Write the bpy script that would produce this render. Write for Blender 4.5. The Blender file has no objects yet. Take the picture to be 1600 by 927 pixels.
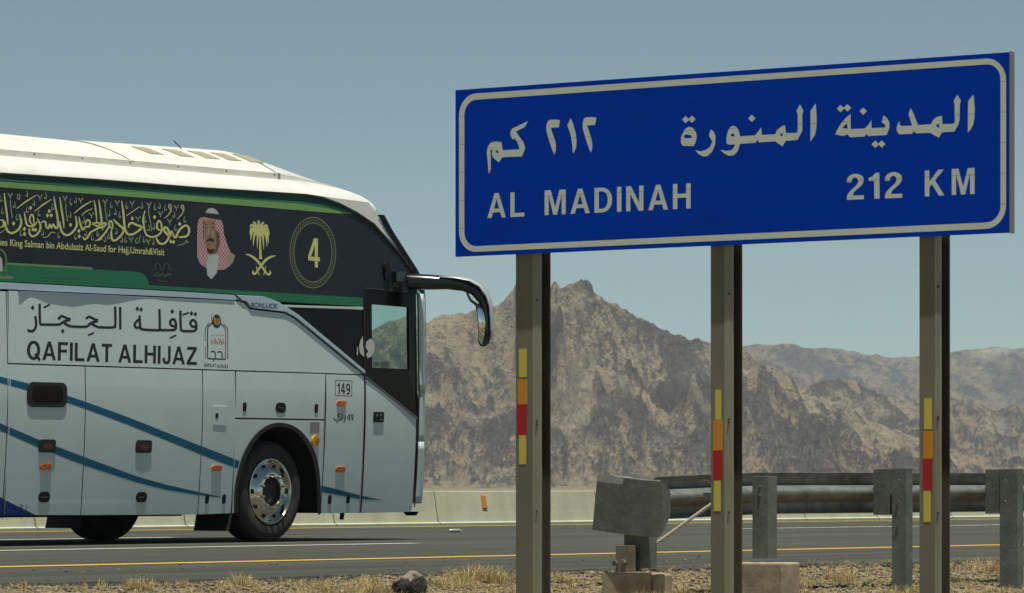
import bpy, bmesh, math, random
import numpy as np
from mathutils import Vector, Matrix
from mathutils.geometry import tessellate_polygon
random.seed(7); rng = np.random.default_rng(11)
SC = bpy.context.scene
R = math.radians
# ------------------------------------------------------------------ camera, sky, sun, exposure
F = 7000.0; HOR = 754.0; H = 0.587           # focal length and horizon in photo pixels, eye height in m
TH = math.atan(5183/7000.0); ST, CT = math.sin(TH), math.cos(TH)
cam_d = bpy.data.cameras.new('camera'); cam = bpy.data.objects.new('camera', cam_d); SC.collection.objects.link(cam)
cam.location = (0, 0, H); cam.rotation_euler = (R(90), 0, 0)
cam_d.sensor_width = 36; cam_d.lens = F/1600*36; cam_d.shift_y = (HOR-463.5)/1600
cam_d.clip_start = 0.5; cam_d.clip_end = 40000
cam_d.dof.use_dof = True; cam_d.dof.focus_distance = 35; cam_d.dof.aperture_fstop = 20
SC.camera = cam
SUN_EL = 79.5; SUN_AZ = 160.0      # azimuth measured clockwise from +Y
w = bpy.data.worlds.new('World'); SC.world = w; w.use_nodes = True
nt = w.node_tree; bg = nt.nodes['Background']
sky = nt.nodes.new('ShaderNodeTexSky'); sky.sky_type = 'NISHITA'; sky.sun_disc = False
sky.sun_elevation = R(SUN_EL); sky.sun_rotation = R(SUN_AZ); sky.altitude = 900
sky.air_density = 0.5; sky.dust_density = 0.0; sky.ozone_density = 1.0
hs = nt.nodes.new('ShaderNodeHueSaturation'); hs.inputs['Saturation'].default_value = 1.0
tint = nt.nodes.new('ShaderNodeMix'); tint.data_type = 'RGBA'; tint.blend_type = 'MULTIPLY'; tint.inputs[0].default_value = 1
tint.inputs[7].default_value = (0.93, 1.0, 0.765, 1)
nt.links.new(sky.outputs[0], hs.inputs['Color']); nt.links.new(hs.outputs[0], tint.inputs[6]); nt.links.new(tint.outputs[2], bg.inputs[0])
bg.inputs[1].default_value = 0.075
sl = bpy.data.lights.new('sun', 'SUN'); sl.energy = 5.0; sl.angle = R(0.5); sl.color = (1, 0.965, 0.84)
so = bpy.data.objects.new('sun', sl); SC.collection.objects.link(so)
sd = Vector((math.sin(R(SUN_AZ))*math.cos(R(SUN_EL)), math.cos(R(SUN_AZ))*math.cos(R(SUN_EL)), math.sin(R(SUN_EL))))
so.rotation_euler = sd.to_track_quat('Z', 'Y').to_euler(); so.location = (0, 0, 50)
vs = SC.view_settings; vs.view_transform = 'Standard'; vs.look = 'None'; vs.exposure = 0.18; vs.gamma = 1
SC.cycles.volume_bounces = 0; SC.cycles.max_bounces = 8; SC.cycles.transparent_max_bounces = 12

# ------------------------------------------------------------------ frames
D = Vector((ST, CT, 0)); NL = Vector((-CT, ST, 0)); UP = Vector((0, 0, 1))
def world(s, L, z=0.0): return D*s + NL*L + UP*z
CAM = Vector((0, 0, H))
class Frame:
    """vertical frame: x axis ex, y axis ny (away from camera), z up."""
    def __init__(self, org, ex, ny): self.o, self.ex, self.ny = org, ex, ny
    def rot(self): return math.atan2(self.ex.y, self.ex.x)
    def un(self, px, py, off=0.0):
        r = Vector(((px-800)/F, 1, -(py-HOR)/F))
        t = (self.o + self.ny*off - CAM).dot(self.ny)/r.dot(self.ny)
        P = CAM + r*t
        return (P-self.o).dot(self.ex), P.z - self.o.z
BUS = Frame(world(34.0, 28.1), D, NL)
SG_S = 21.2
_u = (711.5-800)/F; _Z = SG_S/(CT+_u*ST); SGN = Frame(world(SG_S, _Z*(ST-_u*CT)), -NL, D)
def crop(ox, oy, sc, pts): return [(ox+x/sc, oy+y/sc) for x, y in pts]
def roadpt(px, L):                       # s along the road at lateral L for image column px
    u = (px-800)/F; return L*(u*ST+CT)/(ST-u*CT)

# ------------------------------------------------------------------ materials
def srgb(r, g, b):
    f = lambda c: (c/255/12.92) if c/255 <= .04045 else ((c/255+.055)/1.055)**2.4
    return (f(r), f(g), f(b))
MATS = {}
def mat(name, col, rough=0.6, metal=0.0, col2=None, nscale=8.0, bump=0.0, bscale=None, coat=0.0, spec=0.5, detail=6, stretch=None, lo=.35, hi=.65):
    if name in MATS: return MATS[name]
    m = bpy.data.materials.new(name); m.use_nodes = True; n = m.node_tree; b = n.nodes['Principled BSDF']
    b.inputs['Base Color'].default_value = (*col, 1); b.inputs['Roughness'].default_value = rough
    b.inputs['Metallic'].default_value = metal; b.inputs['Coat Weight'].default_value = coat; b.inputs['Coat Roughness'].default_value = .06
    b.inputs['Specular IOR Level'].default_value = spec
    if col2 is not None or bump:
        tc = n.nodes.new('ShaderNodeTexCoord'); mp = n.nodes.new('ShaderNodeMapping'); n.links.new(tc.outputs['Object'], mp.inputs[0])
        if stretch: mp.inputs['Scale'].default_value = stretch
    if col2 is not None:
        no = n.nodes.new('ShaderNodeTexNoise'); no.inputs['Scale'].default_value = nscale; no.inputs['Detail'].default_value = detail; no.inputs['Roughness'].default_value = .65
        rp = n.nodes.new('ShaderNodeMapRange'); rp.inputs[1].default_value = lo; rp.inputs[2].default_value = hi
        mx = n.nodes.new('ShaderNodeMix'); mx.data_type = 'RGBA'; mx.inputs[6].default_value = (*col, 1); mx.inputs[7].default_value = (*col2, 1)
        n.links.new(mp.outputs[0], no.inputs['Vector']); n.links.new(no.outputs[0], rp.inputs[0]); n.links.new(rp.outputs[0], mx.inputs[0]); n.links.new(mx.outputs[2], b.inputs['Base Color'])
    if bump:
        nb = n.nodes.new('ShaderNodeTexNoise'); nb.inputs['Scale'].default_value = bscale or nscale*4; nb.inputs['Detail'].default_value = 5
        bp = n.nodes.new('ShaderNodeBump'); bp.inputs['Strength'].default_value = 1; bp.inputs['Distance'].default_value = bump
        n.links.new(mp.outputs[0], nb.inputs['Vector']); n.links.new(nb.outputs[0], bp.inputs['Height']); n.links.new(bp.outputs[0], b.inputs['Normal'])
    MATS[name] = m; return m
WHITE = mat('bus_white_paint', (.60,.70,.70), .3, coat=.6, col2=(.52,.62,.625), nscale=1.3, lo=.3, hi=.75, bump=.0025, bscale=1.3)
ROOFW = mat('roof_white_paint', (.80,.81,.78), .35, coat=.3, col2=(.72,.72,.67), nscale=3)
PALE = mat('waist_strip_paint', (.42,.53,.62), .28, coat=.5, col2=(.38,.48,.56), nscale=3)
POD = mat('roof_pod_white', (.74,.74,.68), .5, col2=(.62,.61,.54), nscale=4)
WRAP = mat('dark_livery_film', (.015,.021,.032), .35, spec=.2, col2=(.024,.031,.042), nscale=1.3)
BLACKG = mat('black_glass', (.006,.005,.005), .12, spec=.15)
BLACK = mat('black_rubber', (.012,.012,.013), .6, col2=(.02,.02,.02), nscale=20)
TRIM = mat('black_trim', (.010,.011,.012), .5, spec=.25)
DKINT = mat('dark_underbody', (.012,.012,.012), .9)
GREEN = mat('livery_green', (.025,.17,.085), .45, spec=.25)
DGREEN = mat('livery_dark_green', (.006,.075,.06), .45, spec=.25)
LGREEN = mat('livery_light_green', (.19,.37,.12), .45, spec=.25)
WLINE = mat('livery_white_line', (.55,.6,.58), .4)
GOLD = mat('livery_yellow_green_print', (.62,.62,.25), .5, spec=.2)
GOLD2 = mat('livery_dim_ornament_print', (.36,.40,.24), .5)
TEAL = mat('stripe_teal', (.010,.115,.205), .45, spec=.25)
BLUE = mat('stripe_blue', (.008,.04,.22), .45, spec=.25)
INK = mat('black_lettering', (.012,.013,.015), .45)
AMBER = mat('amber_lens', (.70,.17,.03), .25, coat=.5, col2=(.45,.07,.01), nscale=30)
YELLW = mat('yellow_lens', (.65,.36,.02), .25, coat=.5)
CHROME = mat('polished_aluminium', (.78,.76,.70), .16, metal=1.0, col2=(.6,.57,.5), nscale=9)
NUT = mat('wheel_nut_steel', (.45,.42,.36), .35, metal=1.0)
TYRE = mat('tyre_rubber', (.018,.017,.016), .75, col2=(.035,.031,.026), nscale=6, bump=.003, bscale=40)
GALV = mat('galvanised_steel', (.26,.275,.255), .5, metal=.5, col2=(.15,.16,.15), nscale=9, bump=.0008, bscale=60)
GALVD = mat('weathered_galvanised_steel', (.185,.205,.18), .65, metal=.15, col2=(.095,.108,.095), nscale=7, bump=.002, bscale=30, lo=.3, hi=.7)
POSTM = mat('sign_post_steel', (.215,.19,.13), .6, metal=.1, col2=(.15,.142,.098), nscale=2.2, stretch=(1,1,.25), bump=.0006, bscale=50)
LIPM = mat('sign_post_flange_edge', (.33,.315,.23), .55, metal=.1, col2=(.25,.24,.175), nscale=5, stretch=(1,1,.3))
WEBM = mat('sign_post_shaded_web', (.10,.085,.055), .7, metal=.1, col2=(.06,.05,.035), nscale=5, stretch=(1,1,.3))  # post steel darkened: shade of the recess between flanges put into the colour
SBLUE = mat('sign_blue_sheeting', (.0004,.052,.50), .7, col2=(.002,.043,.42), nscale=1.4, spec=.03, stretch=(1,1,3))
SEDGE = mat('sign_edge_aluminium', (.28,.29,.27), .5, metal=.6)
TY = mat('reflective_yellow', (.62,.50,.07), .45); TO = mat('reflective_orange', (.62,.25,.01), .45); TR = mat('reflective_red', (.42,.006,.008), .45)
CONC = mat('concrete', (.48,.49,.36), .85, col2=(.40,.40,.30), nscale=3, bump=.003, bscale=40, stretch=(1,1,.5))
CONCB = mat('footing_concrete', (.43,.355,.245), .9, col2=(.27,.215,.145), nscale=9, bump=.0015, bscale=70)
YPAINT = mat('yellow_road_paint', (.60,.37,.04), .7, col2=(.42,.28,.06), nscale=30, lo=.45, hi=.75)
WPAINT = mat('white_road_paint', (.56,.57,.53), .7, col2=(.36,.36,.33), nscale=30, lo=.45, hi=.75)
ROCKM = mat('dark_basalt', (.018,.017,.017), .85, col2=(.055,.052,.05), nscale=8, bump=.02, bscale=14)
ROCKT = mat('dusty_stone', (.24,.19,.145), .95, col2=(.16,.13,.10), nscale=8, bump=.01, bscale=25)
SKIN = mat('print_skin', (.30,.18,.11), .5); SKIND = mat('print_skin_shade', (.13,.07,.04), .5)
PWHITE = mat('print_white', (.45,.50,.50), .5); PDARK = mat('print_dark', (.02,.015,.013), .5); PTAN = mat('print_tan_robe', (.33,.29,.17), .5)
# scarf: small red and white check
SCARF = bpy.data.materials.new('print_checked_scarf'); SCARF.use_nodes = True
n = SCARF.node_tree; b = n.nodes['Principled BSDF']; tc = n.nodes.new('ShaderNodeTexCoord'); ck = n.nodes.new('ShaderNodeTexChecker')
ck.inputs['Scale'].default_value = 46; ck.inputs['Color1'].default_value = (.40,.10,.14,1); ck.inputs['Color2'].default_value = (.56,.43,.44,1)
n.links.new(tc.outputs['Object'], ck.inputs['Vector']); n.links.new(ck.outputs[0], b.inputs['Base Color']); b.inputs['Roughness'].default_value = .5
# sign lettering: faint joint lines where it crosses the boards
SWHITE = bpy.data.materials.new('sign_white_sheeting'); SWHITE.use_nodes = True
def glassmat(name, col, tr, rough=.02):
    m = bpy.data.materials.new(name); m.use_nodes = True; n = m.node_tree
    for x in list(n.nodes):
        if x.type != 'OUTPUT_MATERIAL': n.nodes.remove(x)
    out = [x for x in n.nodes if x.type == 'OUTPUT_MATERIAL'][0]
    t = n.nodes.new('ShaderNodeBsdfTransparent'); t.inputs[0].default_value = (*tr, 1)
    g = n.nodes.new('ShaderNodeBsdfGlossy'); g.inputs['Roughness'].default_value = rough; g.inputs[0].default_value = (*col, 1)
    lw = n.nodes.new('ShaderNodeLayerWeight'); pw = n.nodes.new('ShaderNodeMath'); pw.operation = 'POWER'; pw.inputs[1].default_value = 4; n.links.new(lw.outputs['Facing'], pw.inputs[0])
    fr = n.nodes.new('ShaderNodeMath'); fr.operation = 'MULTIPLY_ADD'; fr.inputs[1].default_value = .7; fr.inputs[2].default_value = .02; n.links.new(pw.outputs[0], fr.inputs[0])
    mx = n.nodes.new('ShaderNodeMixShader'); n.links.new(fr.outputs[0], mx.inputs[0]); n.links.new(t.outputs[0], mx.inputs[1]); n.links.new(g.outputs[0], mx.inputs[2]); n.links.new(mx.outputs[0], out.inputs[0])
    return m
GLASS = glassmat('tinted_door_glass', (1,1,1), (.86,.95,.93)); WIND = glassmat('windscreen_glass', (1,1,1), (.80,.90,.86))

# ------------------------------------------------------------------ object helpers
def link(o, parent=None):
    SC.collection.objects.link(o)
    if parent is not None: o.parent = parent
    return o
def tag(o, label=None, cat=None, group=None, kind=None):
    if label: o['label'] = label
    if cat: o['category'] = cat
    if group: o['group'] = group
    if kind: o['kind'] = kind
    return o
def thing(name, frame_or_loc, label, cat, rot=0.0, group=None):
    o = bpy.data.objects.new(name, None); link(o); o.empty_display_size = .2
    if isinstance(frame_or_loc, Frame): o.location = frame_or_loc.o; o.rotation_euler[2] = frame_or_loc.rot()
    else: o.location = frame_or_loc; o.rotation_euler[2] = rot
    return tag(o, label, cat, group)
class MB:
    def __init__(s): s.v, s.f, s.m = [], [], []
    def add(s, vs, fs, mi=0):
        k = len(s.v); s.v += [tuple(v) for v in vs]; s.f += [tuple(k+i for i in f) for f in fs]; s.m += [mi]*len(fs); return s
    def box(s, x0, x1, y0, y1, z0, z1, mi=0):
        return s.add([(x0,y0,z0),(x1,y0,z0),(x1,y1,z0),(x0,y1,z0),(x0,y0,z1),(x1,y0,z1),(x1,y1,z1),(x0,y1,z1)],
                     [(0,3,2,1),(4,5,6,7),(0,1,5,4),(1,2,6,5),(2,3,7,6),(3,0,4,7)], mi)
    def prism(s, poly, y0, y1, mi=0, holes=(), defo=None):
        loops = [list(poly)]+[list(h) for h in holes]
        tris = tessellate_polygon([[Vector((a, z, 0)) for a, z in l] for l in loops])
        flat = [p for l in loops for p in l]; N = len(flat)
        g = defo or (lambda a, y, z: (a, y, z))
        vs = [g(a, y0, z) for a, z in flat] + [g(a, y1, z) for a, z in flat]
        A = sum(flat[i-1][0]*flat[i][1]-flat[i][0]*flat[i-1][1] for i in range(len(poly)))
        fs = []
        for t in tris:
            (x1_, z1_), (x2_, z2_), (x3_, z3_) = (flat[i] for i in t)
            ar = (x2_-x1_)*(z3_-z1_)-(x3_-x1_)*(z2_-z1_)
            t = tuple(t) if ar > 0 else tuple(t)[::-1]
            fs.append(t); fs.append(tuple(i+N for i in t)[::-1])
        k = 0
        for l in loops:
            n_ = len(l); ar = sum(l[i-1][0]*l[i][1]-l[i][0]*l[i-1][1] for i in range(n_))
            for i in range(n_):
                a, b2 = k+i, k+(i+1) % n_
                q = (a, a+N, b2+N, b2)
                if (ar < 0) != (l is not loops[0]): q = q[::-1]
                fs.append(q)
            k += n_
        return s.add(vs, fs, mi)
    def tube(s, pts, r, n=10, mi=0, cap=True):
        pts = [Vector(p) for p in pts]; rs = r if isinstance(r, (list, tuple)) else [r]*len(pts)
        vs, fs = [], []; prev = None
        for i, p in enumerate(pts):
            t = (pts[min(i+1, len(pts)-1)]-pts[max(i-1, 0)]).normalized()
            if prev is None: a = t.orthogonal().normalized()
            else: a = (prev - t*prev.dot(t)).normalized()
            prev = a; b2 = t.cross(a)
            for k in range(n):
                q = 2*math.pi*k/n; vs.append(p + (a*math.cos(q)+b2*math.sin(q))*rs[i])
        for i in range(len(pts)-1):
            for k in range(n): fs.append((i*n+k, i*n+(k+1) % n, (i+1)*n+(k+1) % n, (i+1)*n+k))
        if cap: fs += [tuple(range(n))[::-1], tuple((len(pts)-1)*n+k for k in range(n))]
        return s.add(vs, fs, mi)
    def lathe_y(s, prof, n=48, c=(0,0,0), mi=0):      # prof: (radius, y) about the y axis
        vs, fs = [], []; P = len(prof)
        for i in range(n):
            q = 2*math.pi*i/n
            for r_, y in prof: vs.append((c[0]+r_*math.cos(q), c[1]+y, c[2]+r_*math.sin(q)))
        for i in range(n):
            j = (i+1) % n
            for k in range(P-1): fs.append((i*P+k, i*P+k+1, j*P+k+1, j*P+k))
        return s.add(vs, fs, mi)
    def grid(s, rows, mi=0, closed=False):
        m_ = len(rows[0]); vs = [p for r_ in rows for p in r_]; fs = []
        for i in range(len(rows)-1):
            for k in range(m_ if closed else m_-1): fs.append((i*m_+k, i*m_+(k+1) % m_, (i+1)*m_+(k+1) % m_, (i+1)*m_+k))
        return s.add(vs, fs, mi)
    def build(s, name, mats, parent=None, smooth=False, bevel=0.0, solid=0.0, kind=None):
        me = bpy.data.meshes.new(name); me.from_pydata(s.v, [], s.f)
        mats = mats if isinstance(mats, (list, tuple)) else [mats]
        for m in mats: me.materials.append(m)
        if len(mats) > 1: me.polygons.foreach_set('material_index', s.m)
        if smooth: me.polygons.foreach_set('use_smooth', [True]*len(me.polygons))
        me.update(); o = bpy.data.objects.new(name, me); link(o, parent)
        if kind: o['kind'] = kind
        if solid: md = o.modifiers.new('solid', 'SOLIDIFY'); md.thickness = solid; md.offset = 0
        if bevel:
            md = o.modifiers.new('bevel', 'BEVEL'); md.width = bevel; md.segments = 2; md.limit_method = 'ANGLE'; md.angle_limit = R(40)
        return o
def smooth_angle(o, deg=40):
    me = o.data; me.polygons.foreach_set('use_smooth', [True]*len(me.polygons)); me.set_sharp_from_angle(angle=R(deg)); return o

# strokes on a plane: pen lines given in photo pixels, with a width in pixels
class Decal:
    """flat print collected on a frame; un(px,py)->(a,z); yf(z)-> surface y"""
    def __init__(s, un, yf, base): s.un, s.yf, s.base, s.mb, s.k = un, yf, base, MB(), 0
    def _y(s, z): return s.yf(z) - s.base - s.k*0.00002
    def poly(s, pts, holes=()):
        loops = [[s.un(*p) for p in pts]]+[[s.un(*p) for p in h] for h in holes]
        flat = [p for l in loops for p in l]
        tris = tessellate_polygon([[Vector((a, z, 0)) for a, z in l] for l in loops])
        s.mb.add([(a, s._y(z), z) for a, z in flat], [t if ((flat[t[1]][0]-flat[t[0]][0])*(flat[t[2]][1]-flat[t[0]][1])-(flat[t[2]][0]-flat[t[0]][0])*(flat[t[1]][1]-flat[t[0]][1])) > 0 else t[::-1] for t in map(tuple, tris)])
        s.k += 1; return s
    def stroke(s, pts, wd, taper=None, sub=4):
        # Catmull-Rom in pixels
        P = [Vector(p) for p in pts]; W = wd if isinstance(wd, (list, tuple)) else [wd]*len(P)
        Q, QW = [], []
        for i in range(len(P)-1):
            p0, p1, p2, p3 = P[max(i-1, 0)], P[i], P[i+1], P[min(i+2, len(P)-1)]
            for j in range(sub):
                t = j/sub
                Q.append(.5*((2*p1)+(-p0+p2)*t+(2*p0-5*p1+4*p2-p3)*t*t+(-p0+3*p1-3*p2+p3)*t**3)); QW.append(W[i]*(1-t)+W[i+1]*t)
        Q.append(P[-1]); QW.append(W[-1])
        L_, R_ = [], []
        for i, q in enumerate(Q):
            t = (Q[min(i+1, len(Q)-1)]-Q[max(i-1, 0)])
            t = t.normalized() if t.length > 1e-9 else Vector((1, 0))
            nn = Vector((-t.y, t.x))*QW[i]*.5
            L_.append(s.un(*(q+nn))); R_.append(s.un(*(q-nn)))
        vs = [(a, s._y(z), z) for a, z in L_]+[(a, s._y(z), z) for a, z in R_]; N = len(L_)
        s.mb.add(vs, [(i, i+1, N+i+1, N+i) for i in range(N-1)]); s.k += 1; return s
    def diamond(s, c, r, ry=None):
        ry = ry or r; x, y = c; return s.poly([(x-r, y), (x, y-ry), (x+r, y), (x, y+ry)])
    def disc(s, c, rx, ry, n=24): return s.poly([(c[0]+rx*math.cos(2*math.pi*i/n), c[1]+ry*math.sin(2*math.pi*i/n)) for i in range(n)])
    def ring(s, c, rx, ry, rx2, ry2, n=64):
        o_ = [s.un(c[0]+rx*math.cos(2*math.pi*i/n), c[1]+ry*math.sin(2*math.pi*i/n)) for i in range(n)]
        i_ = [s.un(c[0]+rx2*math.cos(2*math.pi*i/n), c[1]+ry2*math.sin(2*math.pi*i/n)) for i in range(n)]
        s.mb.add([(a, s._y(z), z) for a, z in o_+i_], [(i, (i+1) % n, n+(i+1) % n, n+i) for i in range(n)]); s.k += 1; return s
    def text(s, body, bl, br, tl, bold=0.0, spacing=1.0):
        V, Fc, cap = text_mesh(body, bold, spacing)
        A0 = Vector(s.un(*bl)); A1 = Vector(s.un(*br)); T0 = Vector(s.un(*tl))
        x0 = min(v[0] for v in V); x1 = max(v[0] for v in V); out = []
        for x, y in V:
            p = A0+(A1-A0)*((x-x0)/(x1-x0))+(T0-A0)*(y/cap); out.append((p.x, s._y(p.y), p.y))
        s.mb.add(out, Fc); s.k += 1; return s
    def build(s, name, m, parent): return s.mb.build(name, m, parent)
_TM = {}
def _el(cx, cy, rx, ry, n=28): return [(cx+rx*math.cos(2*math.pi*i/n), cy+ry*math.sin(2*math.pi*i/n)) for i in range(n)]
def _arc(cx, cy, rx, ry, a0, a1, n=10): return [(cx+rx*math.cos(R(a0+(a1-a0)*i/n)), cy+ry*math.sin(R(a0+(a1-a0)*i/n))) for i in range(n+1)]
GLY = {'A': (.80, [([(0,0),(.31,1),(.49,1),(.80,0),(.62,0),(.555,.22),(.245,.22),(.18,0)], [[(.29,.37),(.51,.37),(.40,.76)]])]),
 'L': (.60, [([(0,0),(0,1),(.18,1),(.18,.16),(.60,.16),(.60,0)], [])]),
 'M': (.88, [([(0,0),(0,1),(.26,1),(.44,.30),(.62,1),(.88,1),(.88,0),(.71,0),(.71,.80),(.52,0),(.36,0),(.17,.80),(.17,0)], [])]),
 'D': (.73, [([(0,0),(0,1)]+_arc(.32,.5,.41,.5,90,-90), [[(.18,.15),(.18,.85)]+_arc(.32,.5,.23,.35,90,-90)])]),
 'I': (.18, [([(0,0),(.18,0),(.18,1),(0,1)], [])]),
 'N': (.70, [([(0,0),(0,1),(.19,1),(.53,.32),(.53,1),(.70,1),(.70,0),(.51,0),(.17,.68),(.17,0)], [])]),
 'H': (.71, [([(0,0),(0,1),(.18,1),(.18,.6),(.53,.6),(.53,1),(.71,1),(.71,0),(.53,0),(.53,.44),(.18,.44),(.18,0)], [])]),
 'K': (.76, [([(0,0),(0,1),(.18,1),(.18,.56),(.52,1),(.74,1),(.40,.60),(.76,0),(.55,0),(.28,.46),(.18,.34),(.18,0)], [])]),
 '2': (.58, [([(.02,.68),(.03,.82),(.10,.93),(.22,.995),(.34,1),(.47,.95),(.56,.85),(.57,.70),(.52,.57),(.42,.46),(.28,.33),(.23,.24),(.21,.16),(.57,.16),(.57,0),(.01,0),(.02,.15),(.08,.28),(.20,.42),(.33,.55),(.39,.66),(.39,.76),(.34,.84),(.27,.86),(.21,.82),(.18,.75),(.18,.68)], [])]),
 '1': (.40, [([(.20,0),(.20,.70),(.02,.70),(.02,.82),(.14,.86),(.24,1),(.37,1),(.37,0)], [])]),
 'Q': (.80, [(_el(.39,.5,.39,.52), [_el(.39,.5,.205,.36)]), ([(.42,.28),(.53,.36),(.82,.03),(.71,-.09)], [])]),
 'F': (.60, [([(0,0),(0,1),(.60,1),(.60,.84),(.18,.84),(.18,.6),(.54,.6),(.54,.44),(.18,.44),(.18,0)], [])]),
 'T': (.64, [([(.23,0),(.23,.84),(0,.84),(0,1),(.64,1),(.64,.84),(.41,.84),(.41,0)], [])]),
 'J': (.52, [([(.52,1),(.52,.28),(.48,.10),(.38,0),(.26,-.02),(.12,.01),(.03,.12),(0,.33),(.17,.33),(.19,.18),(.26,.13),(.33,.17),(.35,.28),(.35,1)], [])]),
 'Z': (.65, [([(0,0),(0,.15),(.43,.84),(.02,.84),(.02,1),(.64,1),(.64,.86),(.21,.16),(.65,.16),(.65,0)], [])]),
 '4': (.60, [([(.34,0),(.34,.22),(0,.22),(0,.37),(.30,1),(.50,1),(.50,.36),(.60,.36),(.60,.22),(.50,.22),(.50,0)], [[(.15,.36),(.34,.36),(.34,.76)]])]),
 '9': (.58, [(_el(.29,.67,.29,.33), [_el(.29,.67,.12,.19)]), ([(.58,.67),(.57,.38),(.49,.1),(.36,0),(.10,0),(.10,.14),(.28,.14),(.36,.22),(.41,.48)], [])])}
def text_mesh(body, bold, spacing):
    k = (body, bold, spacing)
    if k in _TM: return _TM[k]
    if all(c in GLY or c == ' ' for c in body):
        x = 0; V, Fc = [], []
        for c in body:
            if c == ' ': x += .32*spacing; continue
            adv, polys = GLY[c]
            for outer, holes in polys:
                loops = [outer]+holes; flat = [p for l in loops for p in l]; b0 = len(V)
                for t in tessellate_polygon([[Vector((px_, py_, 0)) for px_, py_ in l] for l in loops]):
                    ar = (flat[t[1]][0]-flat[t[0]][0])*(flat[t[2]][1]-flat[t[0]][1])-(flat[t[2]][0]-flat[t[0]][0])*(flat[t[1]][1]-flat[t[0]][1])
                    t = tuple(t) if ar > 0 else tuple(t)[::-1]; Fc.append(tuple(b0+i for i in t))
                V += [(x+px_, py_) for px_, py_ in flat]
            x += adv+.13*spacing
        _TM[k] = (V, Fc, 1.0); return _TM[k]
    def conv(b_):
        c = bpy.data.curves.new('t', 'FONT'); c.body = b_; c.size = 1; c.offset = bold; c.space_character = spacing; c.resolution_u = 3; c.fill_mode = 'FRONT'
        o = bpy.data.objects.new('t', c); SC.collection.objects.link(o); dg = bpy.context.evaluated_depsgraph_get()
        me = bpy.data.meshes.new_from_object(o.evaluated_get(dg)); V = [(v.co.x, v.co.y) for v in me.vertices]; Fc = [tuple(p.vertices) for p in me.polygons]
        bpy.data.objects.remove(o); bpy.data.curves.remove(c); bpy.data.meshes.remove(me); return V, Fc
    V, Fc = conv(body); Vh, _ = conv('H'); _TM[k] = (V, Fc, max(v[1] for v in Vh)); return _TM[k]

# ------------------------------------------------------------------ numpy noise
def hash2(ix, iy, seed):
    h = (ix.astype(np.int64)*374761393 + iy.astype(np.int64)*668265263 + seed*1442695041) & 0x7fffffff
    h = ((h ^ (h >> 13))*1274126177) & 0x7fffffff
    return ((h ^ (h >> 16)) & 0xffff)/65535.0
def vnoise(x, y, seed=0):
    ix, iy = np.floor(x), np.floor(y); fx, fy = x-ix, y-iy
    fx = fx*fx*fx*(fx*(fx*6-15)+10); fy = fy*fy*fy*(fy*(fy*6-15)+10)
    a = hash2(ix, iy, seed); b_ = hash2(ix+1, iy, seed); c = hash2(ix, iy+1, seed); d_ = hash2(ix+1, iy+1, seed)
    return (a+(b_-a)*fx)*(1-fy)+(c+(d_-c)*fx)*fy
def fbm(x, y, oct=5, seed=0, gain=.5):
    r_ = 0; a = 1; t = 0
    for i in range(oct):
        c_, s_ = math.cos(.6*i), math.sin(.6*i)
        r_ = r_+a*(vnoise((x*c_-y*s_)*2**i, (x*s_+y*c_)*2**i, seed+i)*2-1); t += a; a *= gain
    return r_/t
def ridged(x, y, oct=5, seed=0, gain=.55):
    r_ = 0; a = 1; t = 0; wgt = 1
    for i in range(oct):
        c_, s_ = math.cos(.7*i), math.sin(.7*i)
        n_ = 1-np.abs(vnoise((x*c_-y*s_)*2**i, (x*s_+y*c_)*2**i, seed+i)*2-1)*1.6; n_ = np.clip(n_, 0, 1)**1.5
        r_ = r_+a*n_*wgt; t += a; a *= gain; wgt = .35+.65*n_
    return r_/t
def grid_mesh(name, X, Y, Z, m, parent=None, smooth=True, kind=None):
    ny, nx = X.shape; me = bpy.data.meshes.new(name); co = np.stack([X, Y, Z], -1).reshape(-1, 3).astype(np.float32)
    me.vertices.add(len(co)); me.vertices.foreach_set('co', co.ravel())
    i = np.arange(ny*nx).reshape(ny, nx); q = np.stack([i[:-1,:-1], i[:-1,1:], i[1:,1:], i[1:,:-1]], -1).reshape(-1, 4)
    me.loops.add(q.size); me.polygons.add(len(q)); me.loops.foreach_set('vertex_index', q.ravel().astype(np.int32))
    me.polygons.foreach_set('loop_start', np.arange(0, q.size, 4, dtype=np.int32)); me.polygons.foreach_set('loop_total', np.full(len(q), 4, np.int32))
    me.polygons.foreach_set('use_smooth', [smooth]*len(q)); me.materials.append(m); me.update(calc_edges=True); me.validate()
    o = bpy.data.objects.new(name, me); link(o, parent)
    if kind: o['kind'] = kind
    return o

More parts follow.
